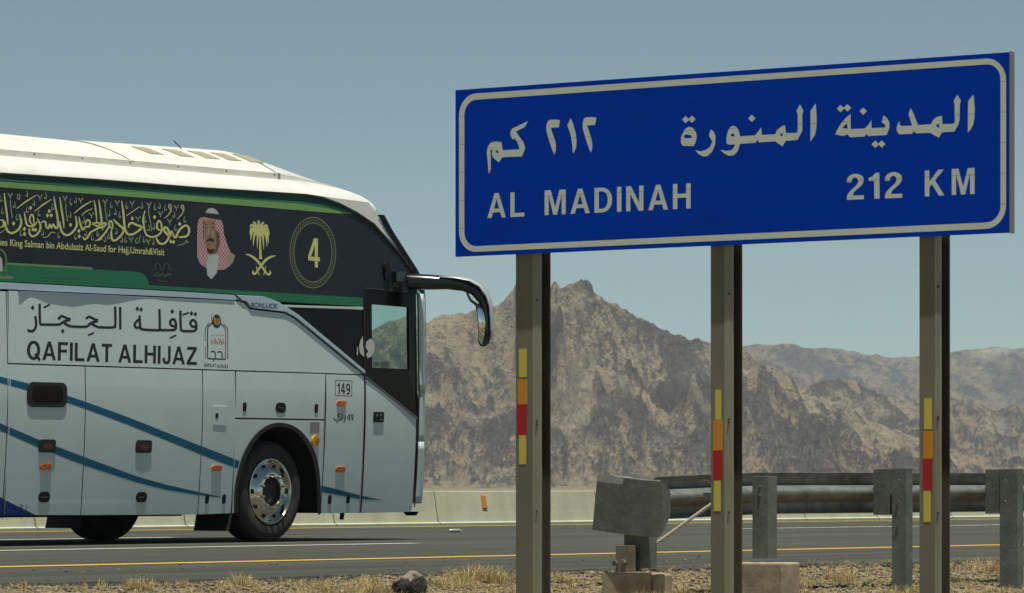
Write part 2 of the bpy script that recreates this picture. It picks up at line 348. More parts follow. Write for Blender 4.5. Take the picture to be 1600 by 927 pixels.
# ================================================================== SETTING: mountains
def mountain_mat(name, seed, s, rockc, sandc, orange, pale):
    m = bpy.data.materials.new(name); m.use_nodes = True; n = m.node_tree; b = n.nodes['Principled BSDF']; b.inputs['Roughness'].default_value = .95; b.inputs['Specular IOR Level'].default_value = .1
    tc = n.nodes.new('ShaderNodeTexCoord'); L = n.links.new
    def noise(scale, det, rough, sx=(1,1,1), off=0):
        mp = n.nodes.new('ShaderNodeMapping'); mp.inputs['Scale'].default_value = sx; mp.inputs['Location'].default_value = (off, off*.7, 0); L(tc.outputs['Object'], mp.inputs[0])
        q = n.nodes.new('ShaderNodeTexNoise'); q.inputs['Scale'].default_value = scale; q.inputs['Detail'].default_value = det; q.inputs['Roughness'].default_value = rough; q.inputs['Distortion'].default_value = .6; L(mp.outputs[0], q.inputs['Vector']); return q.outputs[0]
    def rng_(x, a, c): r_ = n.nodes.new('ShaderNodeMapRange'); r_.inputs[1].default_value = a; r_.inputs[2].default_value = c; L(x, r_.inputs[0]); return r_.outputs[0]
    def mix(f, A, B):
        x = n.nodes.new('ShaderNodeMix'); x.data_type = 'RGBA'
        L(f, x.inputs[0])
        for k, c in ((6, A), (7, B)):
            if isinstance(c, tuple): x.inputs[k].default_value = (*c, 1)
            else: L(c, x.inputs[k])
        return x.outputs[2]
    def math_(op, a, c):
        x = n.nodes.new('ShaderNodeMath'); x.operation = op
        for k, v in ((0, a), (1, c)):
            if isinstance(v, (int, float)): x.inputs[k].default_value = v
            else: L(v, x.inputs[k])
        return x.outputs[0]
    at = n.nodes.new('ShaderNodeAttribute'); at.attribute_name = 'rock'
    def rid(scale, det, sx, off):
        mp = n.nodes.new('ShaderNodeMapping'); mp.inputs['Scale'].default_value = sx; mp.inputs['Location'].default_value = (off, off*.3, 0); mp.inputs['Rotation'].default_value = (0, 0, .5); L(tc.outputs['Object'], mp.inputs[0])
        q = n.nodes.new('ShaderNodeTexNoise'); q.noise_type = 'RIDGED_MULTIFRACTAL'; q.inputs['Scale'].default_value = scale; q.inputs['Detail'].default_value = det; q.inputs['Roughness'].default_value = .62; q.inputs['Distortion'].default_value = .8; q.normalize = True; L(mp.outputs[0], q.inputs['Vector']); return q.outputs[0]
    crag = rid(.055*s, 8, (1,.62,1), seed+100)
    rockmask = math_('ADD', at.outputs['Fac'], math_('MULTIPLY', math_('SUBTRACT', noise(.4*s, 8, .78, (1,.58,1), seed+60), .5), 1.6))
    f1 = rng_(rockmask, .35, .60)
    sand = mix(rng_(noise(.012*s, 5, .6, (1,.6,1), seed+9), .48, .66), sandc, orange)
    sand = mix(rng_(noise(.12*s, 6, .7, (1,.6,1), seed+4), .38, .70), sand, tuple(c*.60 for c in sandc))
    rk = mix(rng_(noise(.3*s, 7, .75, (1,.6,1), seed+2), .35, .65), tuple(c*.62 for c in rockc), tuple(min(1, c*2.0) for c in rockc))  # rock and sand mottling; its dark tones also stand in for missing relief shade
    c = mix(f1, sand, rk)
    c = mix(rng_(noise(.006*s, 4, .6, (1,1,1), seed+20), .60, .70), c, pale)
    # scattered dark boulders
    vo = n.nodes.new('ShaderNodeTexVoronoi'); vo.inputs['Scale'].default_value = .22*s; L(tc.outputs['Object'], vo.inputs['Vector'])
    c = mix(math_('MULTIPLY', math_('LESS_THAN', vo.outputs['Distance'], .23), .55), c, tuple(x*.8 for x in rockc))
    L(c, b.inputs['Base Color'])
    bp = n.nodes.new('ShaderNodeBump'); bp.inputs['Distance'].default_value = 9.0/s; bp.inputs['Strength'].default_value = 1.0
    L(math_('ADD', noise(.2*s, 9, .72, (1,.6,1), seed+1), math_('MULTIPLY', crag, 1.2)), bp.inputs['Height']); L(bp.outputs[0], b.inputs['Normal'])
    return m
def mountain(name, Zc, prof, W, seed, m, xr, dx, dz, amp=1.0, feat=90.0, front=900):
    """heightfield whose skyline seen from the road follows prof (photo pixels)"""
    xs = np.arange(xr[0], xr[1]+dx, dx)
    outer = np.array([30, 80, 150, 260, 420, 700.])
    xs = np.concatenate([xs[0]-outer[::-1], xs, xs[-1]+outer])
    zf = np.concatenate([Zc-W*1.25-np.array([front, front*.7, front*.45, front*.3, front*.2, front*.13, front*.08, front*.04]), np.arange(Zc-W*1.25, Zc+W*.25, dz), Zc+W*(.3+np.array([0,.1,.25,.5,.8,1.2,1.7,2.3]))])
    X, Z = np.meshgrid(xs, zf)
    P = np.array(prof, float)
    U = 800+F*X/Z
    tgt_u = np.interp(U, P[:,0], P[:,1]); Ht = H+(HOR-tgt_u)/F*Zc
    Zr = Zc + 40*fbm(X/260, X*0+3, 3, seed+50) - .0*X
    tt = np.clip((Zr-Z)/W, -3, 1.3)
    spur = ridged(X/feat+.25*Z/feat+.6*fbm(X/feat, Z/feat/1.6, 3, seed+3), Z/(feat*2.6), 6, seed)
    fall = np.where(tt >= 0, (1-np.clip(tt, 0, 1))**1.05, np.exp(-np.clip(-tt, 0, 5)*1.3))
    h = Ht*fall*(1+amp*.62*(spur-.42)*np.clip(tt*4+.25, .1, 1.0))
    h += Ht*amp*.16*(spur-.4)*np.clip(1.25-tt, 0, 1)
    Zs = Z/1.55+.85*X
    detail = ridged(X/22+.5*fbm(X/30, Zs/30, 3, seed+7), Zs/30, 5, seed+9)-.45
    damp0 = np.where(tt > 0, np.clip(.13+tt*2.4, .13, 1), .13)
    h += damp0*amp*21*detail*np.clip(fall*9, 0, 1)
    h += damp0*amp*6.0*(ridged(X/7, Zs/9, 4, seed+19)-.45)*np.clip(fall*9, 0, 1)*(Zc/3000)
    conv = ridged(X/46+.7*fbm(X/50, Zs/50, 3, seed+41), Zs/70, 6, seed+40)
    damp = np.where(tt > 0, np.clip(.13+tt*3.0, .13, 1), .13); zs_ = min(1.0, Zc/3000)
    h += damp*amp*26*(conv-.4)*np.clip(fall*9, 0, 1)*zs_
    # raise or lower each column so that its skyline follows the profile
    ang = ((h-H)/Z).max(0); want = (HOR-np.interp(800+F*xs/Zc, P[:,0], P[:,1]))/F
    rough = (ridged(xs/14, xs*0+7, 4, seed+30)-.5)*4.5/F + (ridged(xs/60, xs*0+2, 3, seed+31)-.5)*5/F
    ratio = (want+rough*amp*.6)/np.maximum(ang, 1e-4)
    kx = np.arange(-40, 41); kk = np.exp(-.5*(kx*dx/(16*feat/95))**2); kk /= kk.sum(); ratio = np.convolve(np.pad(ratio, 40, 'edge'), kk, 'valid')
    h = h*ratio[None, :]
    base = -5.0-.0012*(Z-60)*0
    h = np.where(tt > 1, h*0+0, h)+base*np.clip(tt-.9, 0, 1)*2.5
    h += 1.2*fbm(X/40, Z/40, 4, seed+60)
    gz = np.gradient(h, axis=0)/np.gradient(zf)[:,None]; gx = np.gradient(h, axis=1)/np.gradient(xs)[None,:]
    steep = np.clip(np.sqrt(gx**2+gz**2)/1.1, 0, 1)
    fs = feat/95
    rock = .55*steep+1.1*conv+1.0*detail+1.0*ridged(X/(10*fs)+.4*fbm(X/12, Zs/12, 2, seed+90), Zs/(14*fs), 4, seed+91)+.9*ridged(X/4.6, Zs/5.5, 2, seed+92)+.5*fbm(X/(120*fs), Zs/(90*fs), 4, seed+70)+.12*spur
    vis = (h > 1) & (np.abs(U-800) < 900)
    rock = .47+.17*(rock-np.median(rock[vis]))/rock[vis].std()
    o = grid_mesh(name, X, Z, h, m, kind='structure')
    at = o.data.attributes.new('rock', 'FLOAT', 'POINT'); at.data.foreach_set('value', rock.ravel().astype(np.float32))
    return o
near_prof = [(-900,640),(-500,560),(-100,600),(200,560),(400,540),(540,530),(580,512),(640,490),(667,500),(690,484),(700,480),(718,477),(738,483),(765,493),(800,468),(835,448),(860,441),(880,437),(908,436),(918,442),(940,461),(975,486),(1010,503),(1050,519),(1080,531),(1105,530),(1140,537),(1165,550),(1185,562),(1200,572),(1235,590),(1256,606),(1300,628),(1350,650),(1400,672),(1500,705),(1600,722),(1900,740),(2500,750)]
mid_prof = [(-900,745),(700,720),(1000,650),(1120,600),(1180,600),(1256,606),(1285,596),(1305,590),(1331,590),(1355,606),(1392,618),(1434,628),(1480,622),(1520,628),(1560,640),(1600,634),(1700,650),(2000,690),(2600,745)]
far_prof = [(-900,700),(-300,640),(300,600),(700,560),(1000,545),(1100,540),(1165,536),(1211,541),(1241,539),(1256,543),(1289,541),(1331,549),(1377,555),(1422,558),(1470,554),(1491,549),(1522,543),(1558,541),(1600,547),(1700,560),(1900,540),(2300,600),(2900,720)]
rk = (.078,.068,.063); sn = (.45,.375,.245)
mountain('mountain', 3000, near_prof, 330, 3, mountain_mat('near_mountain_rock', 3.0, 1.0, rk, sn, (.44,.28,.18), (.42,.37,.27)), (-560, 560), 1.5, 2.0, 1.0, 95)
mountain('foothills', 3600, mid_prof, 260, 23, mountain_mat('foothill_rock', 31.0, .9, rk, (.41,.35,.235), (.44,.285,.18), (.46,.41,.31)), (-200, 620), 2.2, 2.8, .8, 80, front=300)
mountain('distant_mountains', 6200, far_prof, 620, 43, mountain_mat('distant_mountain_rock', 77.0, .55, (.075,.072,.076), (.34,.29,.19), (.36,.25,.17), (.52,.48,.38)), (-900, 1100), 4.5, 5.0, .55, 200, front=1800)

# ================================================================== ground, road
def ground_mat():
    m = bpy.data.materials.new('gravel_ground'); m.use_nodes = True; n = m.node_tree; b = n.nodes['Principled BSDF']; b.inputs['Roughness'].default_value = .95; L = n.links.new
    tc = n.nodes.new('ShaderNodeTexCoord')
    a = n.nodes.new('ShaderNodeTexNoise'); a.inputs['Scale'].default_value = 14; a.inputs['Detail'].default_value = 9; a.inputs['Roughness'].default_value = .75
    c = n.nodes.new('ShaderNodeTexNoise'); c.inputs['Scale'].default_value = 1.1; c.inputs['Detail'].default_value = 5
    for x in (a, c): L(tc.outputs['Object'], x.inputs['Vector'])
    r_ = n.nodes.new('ShaderNodeValToRGB'); L(a.outputs[0], r_.inputs[0]); e = r_.color_ramp.elements
    e[0].position = .32; e[0].color = (.085,.068,.042,1); e[1].position = .66; e[1].color = (.31,.255,.155,1)
    mx = n.nodes.new('ShaderNodeMix'); mx.data_type = 'RGBA'; mx.blend_type = 'MULTIPLY'; mx.inputs[0].default_value = .6; L(r_.outputs[0], mx.inputs[6])
    r2 = n.nodes.new('ShaderNodeValToRGB'); L(c.outputs[0], r2.inputs[0]); r2.color_ramp.elements[0].color = (.55,.5,.45,1); r2.color_ramp.elements[1].color = (1,1,1,1); L(r2.outputs[0], mx.inputs[7])
    L(mx.outputs[2], b.inputs['Base Color'])
    bp = n.nodes.new('ShaderNodeBump'); bp.inputs['Distance'].default_value = .02; L(a.outputs[0], bp.inputs['Height']); L(bp.outputs[0], b.inputs['Normal'])
    return m
GROUND = ground_mat()
def zg(L):   # height of the ground under lateral distance L
    return np.interp(L, [-6000, -50, 5, 14, 15.2, 16.4, 17.2, 17.6, 17.75, 37.6, 39, 46, 120, 20000], [-.8, -.8, -.5, -.34, -.27, -.185, -.085, -.028, -.03, -.03, -.35, -1.0, -3.0, -3.0])
sl_ = np.concatenate([[-9000,-3000,-900,-300,-100,-40,0,10,14,16,17], np.arange(17.4, 34, .035), [34.5,36,38,42,50,65,90,140,240,450,900,1800,3500,7000,12000]])
Ll_ = np.concatenate([[-6000,-1500,-300,-50,-10,0,5,9,12,13.5,14.5,15.2], np.arange(15.5, 18.1, .03), [18.2,18.6,20,24,30,36,37.6,39,42,46,60,90,120,300,900,3000,9000,14000]])
S_, L_ = np.meshgrid(sl_, Ll_)
Gz = zg(L_) + np.where((L_ > 14.4) & (L_ < 18.0) & (S_ > 17.3) & (S_ < 34.5), .022*fbm(S_/.9, L_/.9, 4, 5)+.012*fbm(S_/.09, L_/.09, 3, 8), 0)
GX = S_*ST - L_*CT; GY = S_*CT + L_*ST
grid_mesh('ground', GX, GY, Gz, GROUND, kind='structure')
def gz_at(s, L): return float(zg(L) + (.022*fbm(np.array([s/.9]), np.array([L/.9]), 4, 5)[0]+.012*fbm(np.array([s/.09]), np.array([L/.09]), 3, 8)[0] if 14.4 < L < 18 and 17.3 < s < 34.5 else 0))

ROADF = thing_rot = math.atan2(D.y, D.x)
def road_empty(name, s, L, z=0): pass
def asphalt_mat():
    m = bpy.data.materials.new('asphalt'); m.use_nodes = True; n = m.node_tree; b = n.nodes['Principled BSDF']; b.inputs['Roughness'].default_value = .82; L = n.links.new; b.inputs['Specular IOR Level'].default_value = .3
    tc = n.nodes.new('ShaderNodeTexCoord')
    def nz(sc, st, det=6):
        mp = n.nodes.new('ShaderNodeMapping'); mp.inputs['Scale'].default_value = st; L(tc.outputs['Object'], mp.inputs[0]); x = n.nodes.new('ShaderNodeTexNoise'); x.inputs['Scale'].default_value = sc; x.inputs['Detail'].default_value = det; L(mp.outputs[0], x.inputs['Vector']); return x.outputs[0]
    r1 = n.nodes.new('ShaderNodeValToRGB'); L(nz(1.0, (.06, 1.6, 1), 9), r1.inputs[0]); r1.color_ramp.elements[0].position = .35; r1.color_ramp.elements[0].color = (.042,.043,.036,1); r1.color_ramp.elements[1].position = .66; r1.color_ramp.elements[1].color = (.078,.079,.064,1)
    r2 = n.nodes.new('ShaderNodeValToRGB'); L(nz(60, (1,1,1), 3), r2.inputs[0]); r2.color_ramp.elements[0].position = .3; r2.color_ramp.elements[0].color = (.6,.6,.6,1); r2.color_ramp.elements[1].position = .75; r2.color_ramp.elements[1].color = (1.3,1.3,1.25,1)
    mx = n.nodes.new('ShaderNodeMix'); mx.data_type = 'RGBA'; mx.blend_type = 'MULTIPLY'; mx.inputs[0].default_value = .8; L(r1.outputs[0], mx.inputs[6]); L(r2.outputs[0], mx.inputs[7]); L(mx.outputs[2], b.inputs['Base Color'])
    bp = n.nodes.new('ShaderNodeBump'); bp.inputs['Distance'].default_value = .004; L(nz(90, (1,1,1), 3), bp.inputs['Height']); L(bp.outputs[0], b.inputs['Normal'])
    return m
ASPH = asphalt_mat()
def structure_mesh(mb, name, m, s0=0.0, L0=0.0, z0=0.0, **k):
    o = mb.build(name, m, None, **k); o.location = world(s0, L0, z0); o.rotation_euler[2] = ROADF; o['kind'] = 'structure'; return o
def edgeL(s): return 17.62 + .05*math.sin(s*1.7)+.035*math.sin(s*4.3+1)+.03*math.sin(s*11+2)+.02*random.random() + (.28 if s < 24 else .28*max(0, 1-(s-24)/5))
mb = MB(); ss = [-3000,-500,-100,0,12]+[14+.05*i for i in range(600)]+[46,60,100,400,1500,5000,9000]
er = [edgeL(s) if 13 < s < 45 else 17.7 for s in ss]
rows = [[(s, e-.012, -.034) for s, e in zip(ss, er)], [(s, e, -.006) for s, e in zip(ss, er)], [(s, e+.02, 0.0) for s, e in zip(ss, er)]] + [[(s, Lx, 0.0) for s in ss] for Lx in (18.4, 25, 37.3)] + [[(s, 37.3, -.3) for s in ss]]
structure_mesh(mb.grid(rows), 'road', ASPH)
def stripe(L0, L1, s0, s1, m, name):
    mb = MB(); mb.add([(s0,L0,.004),(s1,L0,.004),(s1,L1,.004),(s0,L1,.004)], [(0,1,2,3)]); o = structure_mesh(mb, name, m); return o
stripe(21.15, 21.42, -2000, 6000, YPAINT, 'yellow_edge_line')
stripe(36.05, 36.35, -2000, 6000, YPAINT, 'yellow_edge_line')
for k in range(-3, 9):
    stripe(26.28, 26.48, 27.4+k*18.3, 34.1+k*18.3, WPAINT, 'white_lane_line')
    stripe(31.2, 31.4, 47.0+k*18.3, 54.5+k*18.3, WPAINT, 'white_lane_line')

# ------------------------------------------------------------------ median barrier
bar = thing('median_barrier', world(0, 36.9), 'long pale concrete barrier wall along the far edge of the road', 'barrier', ROADF)
def sb(px): return roadpt(px, 36.9)
jp = [sb(-420), sb(-180), sb(60), sb(294), sb(527), sb(689), sb(940), sb(1160), sb(1262), sb(1374), sb(1490), sb(1640)]
seg = (jp[-1]-jp[-2]); jl = [jp[0]-seg*k for k in range(14, 0, -1)]+jp+[jp[-1]+seg*k for k in range(1, 60)]
prof = [(0,-.10),(0,.035),(.045,.05),(.075,.20),(.12,.462),(.128,.468),(.29,.468),(.30,.462),(.34,.2),(.37,.05),(.42,.035),(.42,-.1)]
for i in range(len(jl)-1):
    a, c = jl[i]+.012, jl[i+1]-.012
    mb = MB(); mb.grid([[(a, y, z) for y, z in prof], [(c, y, z) for y, z in prof]]); n_ = len(prof)
    mb.f += [tuple(range(n_)), tuple(range(n_, 2*n_))[::-1]]; mb.m += [0, 0]
    mb.build('barrier_segment', CONC, bar)
# orange delineator
dl = thing('delineator', world(sb(764.5), 36.9, 0), 'small orange reflector marker fixed on the pale concrete barrier', 'delineator', ROADF)
mb = MB(); mb.add([(-.05,.064,.235),(.05,.064,.235),(.05,.100,.41),(-.05,.100,.41),(-.05,.09,.235),(.05,.09,.235),(.05,.122,.41),(-.05,.122,.41)], [(0,1,2,3),(7,6,5,4),(0,4,5,1),(3,2,6,7),(0,3,7,4),(1,5,6,2)]); mb.build('reflector', mat('delineator_orange', (.55,.20,.03), .6), dl, bevel=.003)
MB().box(-.055, .055, .070, .10, .222, .2345).build('bracket', GALVD, dl)

# ================================================================== COACH
TK0, TK1 = .085, .035
def tuck(z):
    a = max(0, (1.5-z)/1.15); c = max(0, (z-1.6)/1.8)
    return TK0*a**1.5 + TK1*c**1.3
def un(px, py, off=0.0):
    a, z = BUS.un(px, py, off)
    for _ in range(3): a, z = BUS.un(px, py, off+tuck(z))
    return a, z
bus = thing('coach_bus', BUS, 'white coach with dark green livery, black mirror arm and blue side stripes on the road', 'coach')
ZL = [.35+.06*i for i in range(60)]
def side_panel(name, pts, m, y0=0.0, y1=.02, inset=.006, raw=False, bevel=.0015, parent=None, seams=(), holes=None):
    P = [Vector(p if raw else un(*p)) for p in pts]
    bm = bmesh.new(); vs = [bm.verts.new((p.x, 0, p.y)) for p in P]; f = bm.faces.new(vs)
    if inset:
        bm.normal_update()
        bmesh.ops.inset_individual(bm, faces=[f], thickness=inset, use_even_offset=True)
        inner = f; dele = [x for x in bm.faces if x is not inner]; bmesh.ops.delete(bm, geom=dele, context='FACES_ONLY')
        loose = [v for v in bm.verts if not v.link_faces]; bmesh.ops.delete(bm, geom=loose, context='VERTS')
    for (q0, q1) in seams:
        A, B_ = Vector(un(*q0)), Vector(un(*q1)); dr = (B_-A).normalized(); nn = Vector((dr.y, -dr.x))
        for sg in (-.006, .006):
            c = A+nn*sg; g = bm.verts[:]+bm.edges[:]+bm.faces[:]
            bmesh.ops.bisect_plane(bm, geom=g, plane_co=(c.x, 0, c.y), plane_no=(nn.x, 0, nn.y))
        bm.faces.ensure_lookup_table()
        kill = [f_ for f_ in bm.faces if abs((Vector((f_.calc_center_median().x, f_.calc_center_median().z))-A).dot(nn)) < .0059]
        bmesh.ops.delete(bm, geom=kill, context='FACES')
    zs = [v.co.z for v in bm.verts]; z0, z1 = min(zs), max(zs)
    for zl in ZL:
        if z0+.01 < zl < z1-.01:
            g = bm.verts[:]+bm.edges[:]+bm.faces[:]; bmesh.ops.bisect_plane(bm, geom=g, plane_co=(0, 0, zl), plane_no=(0, 0, 1))
    if y1 > y0:
        r_ = bmesh.ops.extrude_face_region(bm, geom=bm.faces[:]); ev = [e for e in r_['geom'] if isinstance(e, bmesh.types.BMVert)]
        for v in bm.verts: v.co.y = y1
        for v in ev: v.co.y = y0
    else:
        for v in bm.verts: v.co.y = y0
    for v in bm.verts: v.co.y += tuck(v.co.z)
    bmesh.ops.recalc_face_normals(bm, faces=bm.faces)
    me = bpy.data.meshes.new(name); bm.to_mesh(me); bm.free(); me.materials.append(m)
    o = bpy.data.objects.new(name, me); link(o, parent or bus)
    if bevel and y1 > y0: md = o.modifiers.new('bevel', 'BEVEL'); md.width = bevel; md.segments = 2; md.limit_method = 'ANGLE'; md.angle_limit = R(50)
    return o
XR = -9.6    # rear end of the coach in its own frame
def ext(p0, p1):          # continue a pixel line back to the rear of the coach, in frame coordinates
    a0, z0 = un(*p0); a1, z1 = un(*p1); return (XR, z0)
W_ = 2.55
# --- core
mb = MB()
AD = un(567, 600)[0]; AF = un(648, 700)[0]; WA = un(430, 760)[0]      # door seam, front corner, wheel centre
mb.box(XR+.1, AD-.02, .075, W_-.075, 1.22, 3.36)
mb.box(XR+.1, WA-6.1-.72, .10, W_-.10, .37, 1.22); mb.box(WA-6.1-.72, WA-6.1+.72, .60, W_-.60, .50, 1.22); mb.box(WA-6.1+.72, WA-.72, .10, W_-.10, .37, 1.22)
mb.box(WA-.72, WA+.72, .55, W_-.55, .50, 1.22)
mb.box(WA+.72, AF+.02, .10, W_-.10, .37, 1.22)
mb.build('body_core', DKINT, bus)
MB().box(AD-.02, AF+.15, .1, W_-.1, 1.22, 1.40).build('dashboard_floor', DKINT, bus)
mb = MB(); mb.box(XR+.6, WA-.9, .5, W_-.5, .26, .37); mb.box(WA-.6, WA+.6, .9, W_-.9, .32, .50); mb.tube([(WA, .3, .5), (WA, W_-.3, .5)], .07)
mb.build('chassis', DKINT, bus)
# --- far side and rear
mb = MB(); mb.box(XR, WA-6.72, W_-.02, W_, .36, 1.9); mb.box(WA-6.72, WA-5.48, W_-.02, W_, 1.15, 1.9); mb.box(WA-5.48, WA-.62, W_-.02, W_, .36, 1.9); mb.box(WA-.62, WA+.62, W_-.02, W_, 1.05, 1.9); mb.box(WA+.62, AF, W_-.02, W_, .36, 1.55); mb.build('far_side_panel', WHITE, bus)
mb = MB(); mb.box(XR, AD-.1, W_-.03, W_-.01, 1.905, 3.38); mb.build('far_side_window', BLACKG, bus)
mb = MB(); mb.box(AD-.1, AF, W_-.03, W_-.018, 1.555, 3.3); mb.build('driver_window', WIND, bus)
MB().box(XR-.04, XR+.1, .04, W_-.04, .40, 3.40).build('rear_panel', WHITE, bus, bevel=.02)
MB().box(XR-.06, XR-.041, .3, W_-.3, 2.1, 3.1).build('rear_window', BLACKG, bus, bevel=.005)
# --- panels (pixel outlines carried back onto the coach side)
rear = lambda py: (XR, un(10, py)[1])
def P(pts): return [un(*p) for p in pts]
trim_curve = [(0,271.5),(150,281.5),(300,293.4),(478,305),(505,310),(530,319),(557,333),(584,351),(608,378),(629,402),(644,423.5)]
green_bot = [(567,479.5),(440,472),(380,461),(300,456),(0,440)]
side_panel('livery_film_panel', [rear(272)]+P(trim_curve)+P([(650,436),(652,460),(567.5,453)])+P(green_bot)+[rear(440.5)], WRAP, 0, .03, 0, True, 0)
side_panel('window_trim', P([(x, y-1.9) for x, y in trim_curve])[::1]+P([(x-1.5, y+1.6) for x, y in trim_curve])[::-1], BLACK, -.012, .01, 0, True, .003)
side_panel('waist_strip', P([(0,440.5),(300,456.6),(366,460.6),(376,470),(300,465.8),(0,452.2)])+[rear(452.6), rear(440.9)], PALE, 0, .03, .003, True)
side_panel('maker_badge_panel', [(368,461),(412,464),(434,472),(465,492),(569.5,579.5),(568.7,584.5),(545,565),(462,497),(445,487.5),(391.5,481.3),(384.5,471.5),(377.6,470)], PALE, -.014, .02, .0, False, .004)
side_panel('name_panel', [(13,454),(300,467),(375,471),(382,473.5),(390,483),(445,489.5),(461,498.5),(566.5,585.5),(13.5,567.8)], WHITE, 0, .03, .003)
side_panel('livery_white_line', [(442,476.5),(567.3,480.2),(567.3,484),(446,480)], WLINE, -.003, .02, 0)
side_panel('quarter_glass', [(448,480.4),(567.3,484.4),(569,579),(466.5,492.6)], BLACKG, .002, .03, 0)
sm = [((9.6,454),(3,806)), ((12.8,454),(6.2,806)), ((133,572),(126,806)), ((316.5,577),(308.7,805)), ((367.5,580),(361,805)), ((509,583),(500.5,803)), ((569.3,585),(561,803))]
def sx(k, y):
    (x0, y0), (x1, y1) = sm[k]; return x0+(x1-x0)*(y-y0)/(y1-y0)
def yt(x): return 568.2+x*.0310
RWX = WA-6.1; zbt = un(3,806)[1]
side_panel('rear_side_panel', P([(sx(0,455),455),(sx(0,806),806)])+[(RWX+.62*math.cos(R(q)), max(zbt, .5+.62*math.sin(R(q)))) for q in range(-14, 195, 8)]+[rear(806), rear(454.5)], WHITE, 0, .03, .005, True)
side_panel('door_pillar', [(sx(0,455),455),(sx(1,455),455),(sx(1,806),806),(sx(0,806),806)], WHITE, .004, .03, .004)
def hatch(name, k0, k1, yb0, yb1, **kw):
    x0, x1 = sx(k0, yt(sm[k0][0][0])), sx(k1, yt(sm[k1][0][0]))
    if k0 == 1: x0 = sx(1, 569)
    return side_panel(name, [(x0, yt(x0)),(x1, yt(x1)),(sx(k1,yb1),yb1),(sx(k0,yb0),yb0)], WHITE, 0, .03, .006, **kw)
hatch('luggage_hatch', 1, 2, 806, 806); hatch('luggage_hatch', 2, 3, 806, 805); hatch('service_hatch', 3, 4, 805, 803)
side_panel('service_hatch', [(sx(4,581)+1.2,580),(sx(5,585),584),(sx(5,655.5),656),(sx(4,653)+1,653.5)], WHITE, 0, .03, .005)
arch_out = [(366.3,802),(366.3,768),(372,734.6),(382.5,704),(399,679),(418,665),(437.4,661),(458,666),(475,680),(487.5,700),(496,726),(499.3,757),(500.6,802)]
arch_in = [(370.5,802),(370.5,768),(377,736),(388,707),(403,683.5),(420,670.5),(437,667),(455,671.5),(470.5,685),(482.5,705),(490.5,729),(494,758),(495,802)]
def cat(P0, sub=4):
    P_ = [Vector(p) for p in P0]; Q = []
    for i in range(len(P_)-1):
        p0, p1, p2, p3 = P_[max(i-1, 0)], P_[i], P_[i+1], P_[min(i+2, len(P_)-1)]
        for j in range(sub):
            t = j/sub; Q.append(tuple(.5*((2*p1)+(-p0+p2)*t+(2*p0-5*p1+4*p2-p3)*t*t+(-p0+3*p1-3*p2+p3)*t**3)))
    return Q+[tuple(P_[-1])]
arch_out, arch_in = cat(arch_out), cat(arch_in)
side_panel('wheel_arch_panel', [(sx(4,655)+1,655),(sx(5,657),657.3),(sx(5,802),802.6)]+[(x+.1, y) for x, y in arch_out[::-1]]+[(362.6,802.5)], WHITE, 0, .03, .002)
side_panel('wheel_arch_trim', arch_out+arch_in[::-1], BLACK, -.012, .05, 0)
def arch_inner(z): pass
ai = P(arch_in)
mb = MB(); mb.grid([[(a, .02+tuck(z), z) for a, z in ai], [(a, .55, z) for a, z in ai]]); mb.build('wheel_well', DKINT, bus, smooth=True)
side_panel('front_side_panel', [(sx(5,584),584.3),(sx(6,586),586),(sx(6,803),802.6),(sx(5,803),803)], WHITE, 0, .03, .006)
def seal(p, q, name='panel_seal', hw=.0062):
    (a0, z0), (a1, z1) = un(*p), un(*q); N = 12; dr_ = Vector((a1-a0, z1-z0)).normalized(); nn = Vector((-dr_.y, dr_.x))*hw; rows = []
    for i in range(N+1):
        a, z = a0+(a1-a0)*i/N, z0+(z1-z0)*i/N; rows.append([(a-nn.x, tuck(z)+.0010, z-nn.y), (a+nn.x, tuck(z)+.0010, z+nn.y)])
    MB().grid(rows).build(name, TRIM, bus)
for p, q in sm[:6]: seal(p, q)
seal((13,568.6), (567,585.9)); seal((sx(4,654)+1,654), (508,656.6))
# waist moulding: an uneven lip that shades the name panel
gx = [28,36,40,49,58,72,94,113,126,136,149,166,183,200,221,242,253,300,366]; gd = [31,24,16,12,16,24,28,30,26,23,20,22,18,11,5,3,6,7,8]
rows = []
for i in range(70):
    px = 28+338*i/69; a, z = un(px, 454+px*.0472); dp = float(np.interp(px, gx, gd))*.00072; rows.append([(a, .01+tuck(z), z+.006), (a, tuck(z)-dp, z+.004), (a, tuck(z)-dp, z), (a, .01+tuck(z), z-.001)])
MB().grid(rows).build('waist_moulding', PALE, bus)
# --- door
door = MB(); dwin = [(580.5,475.5),(638.2,480.5),(639,577),(581,574.5)]
ds = bus
gp = [un(*p) for p in [(568.5,452),(649.5,458.5),(651.8,653.5),(569.8,588.5)]]
gh = [un(*p) for p in dwin]
door.prism(gp, 0, .03, holes=[gh], defo=lambda a, y, z: (a, y+tuck(z)-.004, z))
dr = door.build('door', [BLACKG], bus)
side_panel('door_lower_panel', [(570.2,590),(651,654.5),(649.5,700),(644.5,793.5),(642,800.5),(562.3,802.6)], WHITE, 0, .03, .004, parent=dr)
pg = MB(); pg.add([(a, tuck(z)+.012, z) for a, z in gh], [(0,1,2,3)]); pg.build('pane', GLASS, dr)
mb = MB()
for p, q in zip([(567.8,451),(567.8,451),(569.5,587.5)], [(649.5,457.5),(569.5,587.5),(563,800)]):
    (a0, z0), (a1, z1) = un(*p), un(*q); N = 10
    mb.tube([(a0+(a1-a0)*i/N, tuck(z0+(z1-z0)*i/N)-.004, z0+(z1-z0)*i/N) for i in range(N+1)], .009, 6)
for p, q in (((651,459),(652.6,655)), ((652.6,655),(646,793))):
    (a0, z0), (a1, z1) = un(*p), un(*q); N = 10
    mb.tube([(a0+(a1-a0)*i/N, tuck(z0+(z1-z0)*i/N)-.012, z0+(z1-z0)*i/N) for i in range(N+1)], .007, 6)
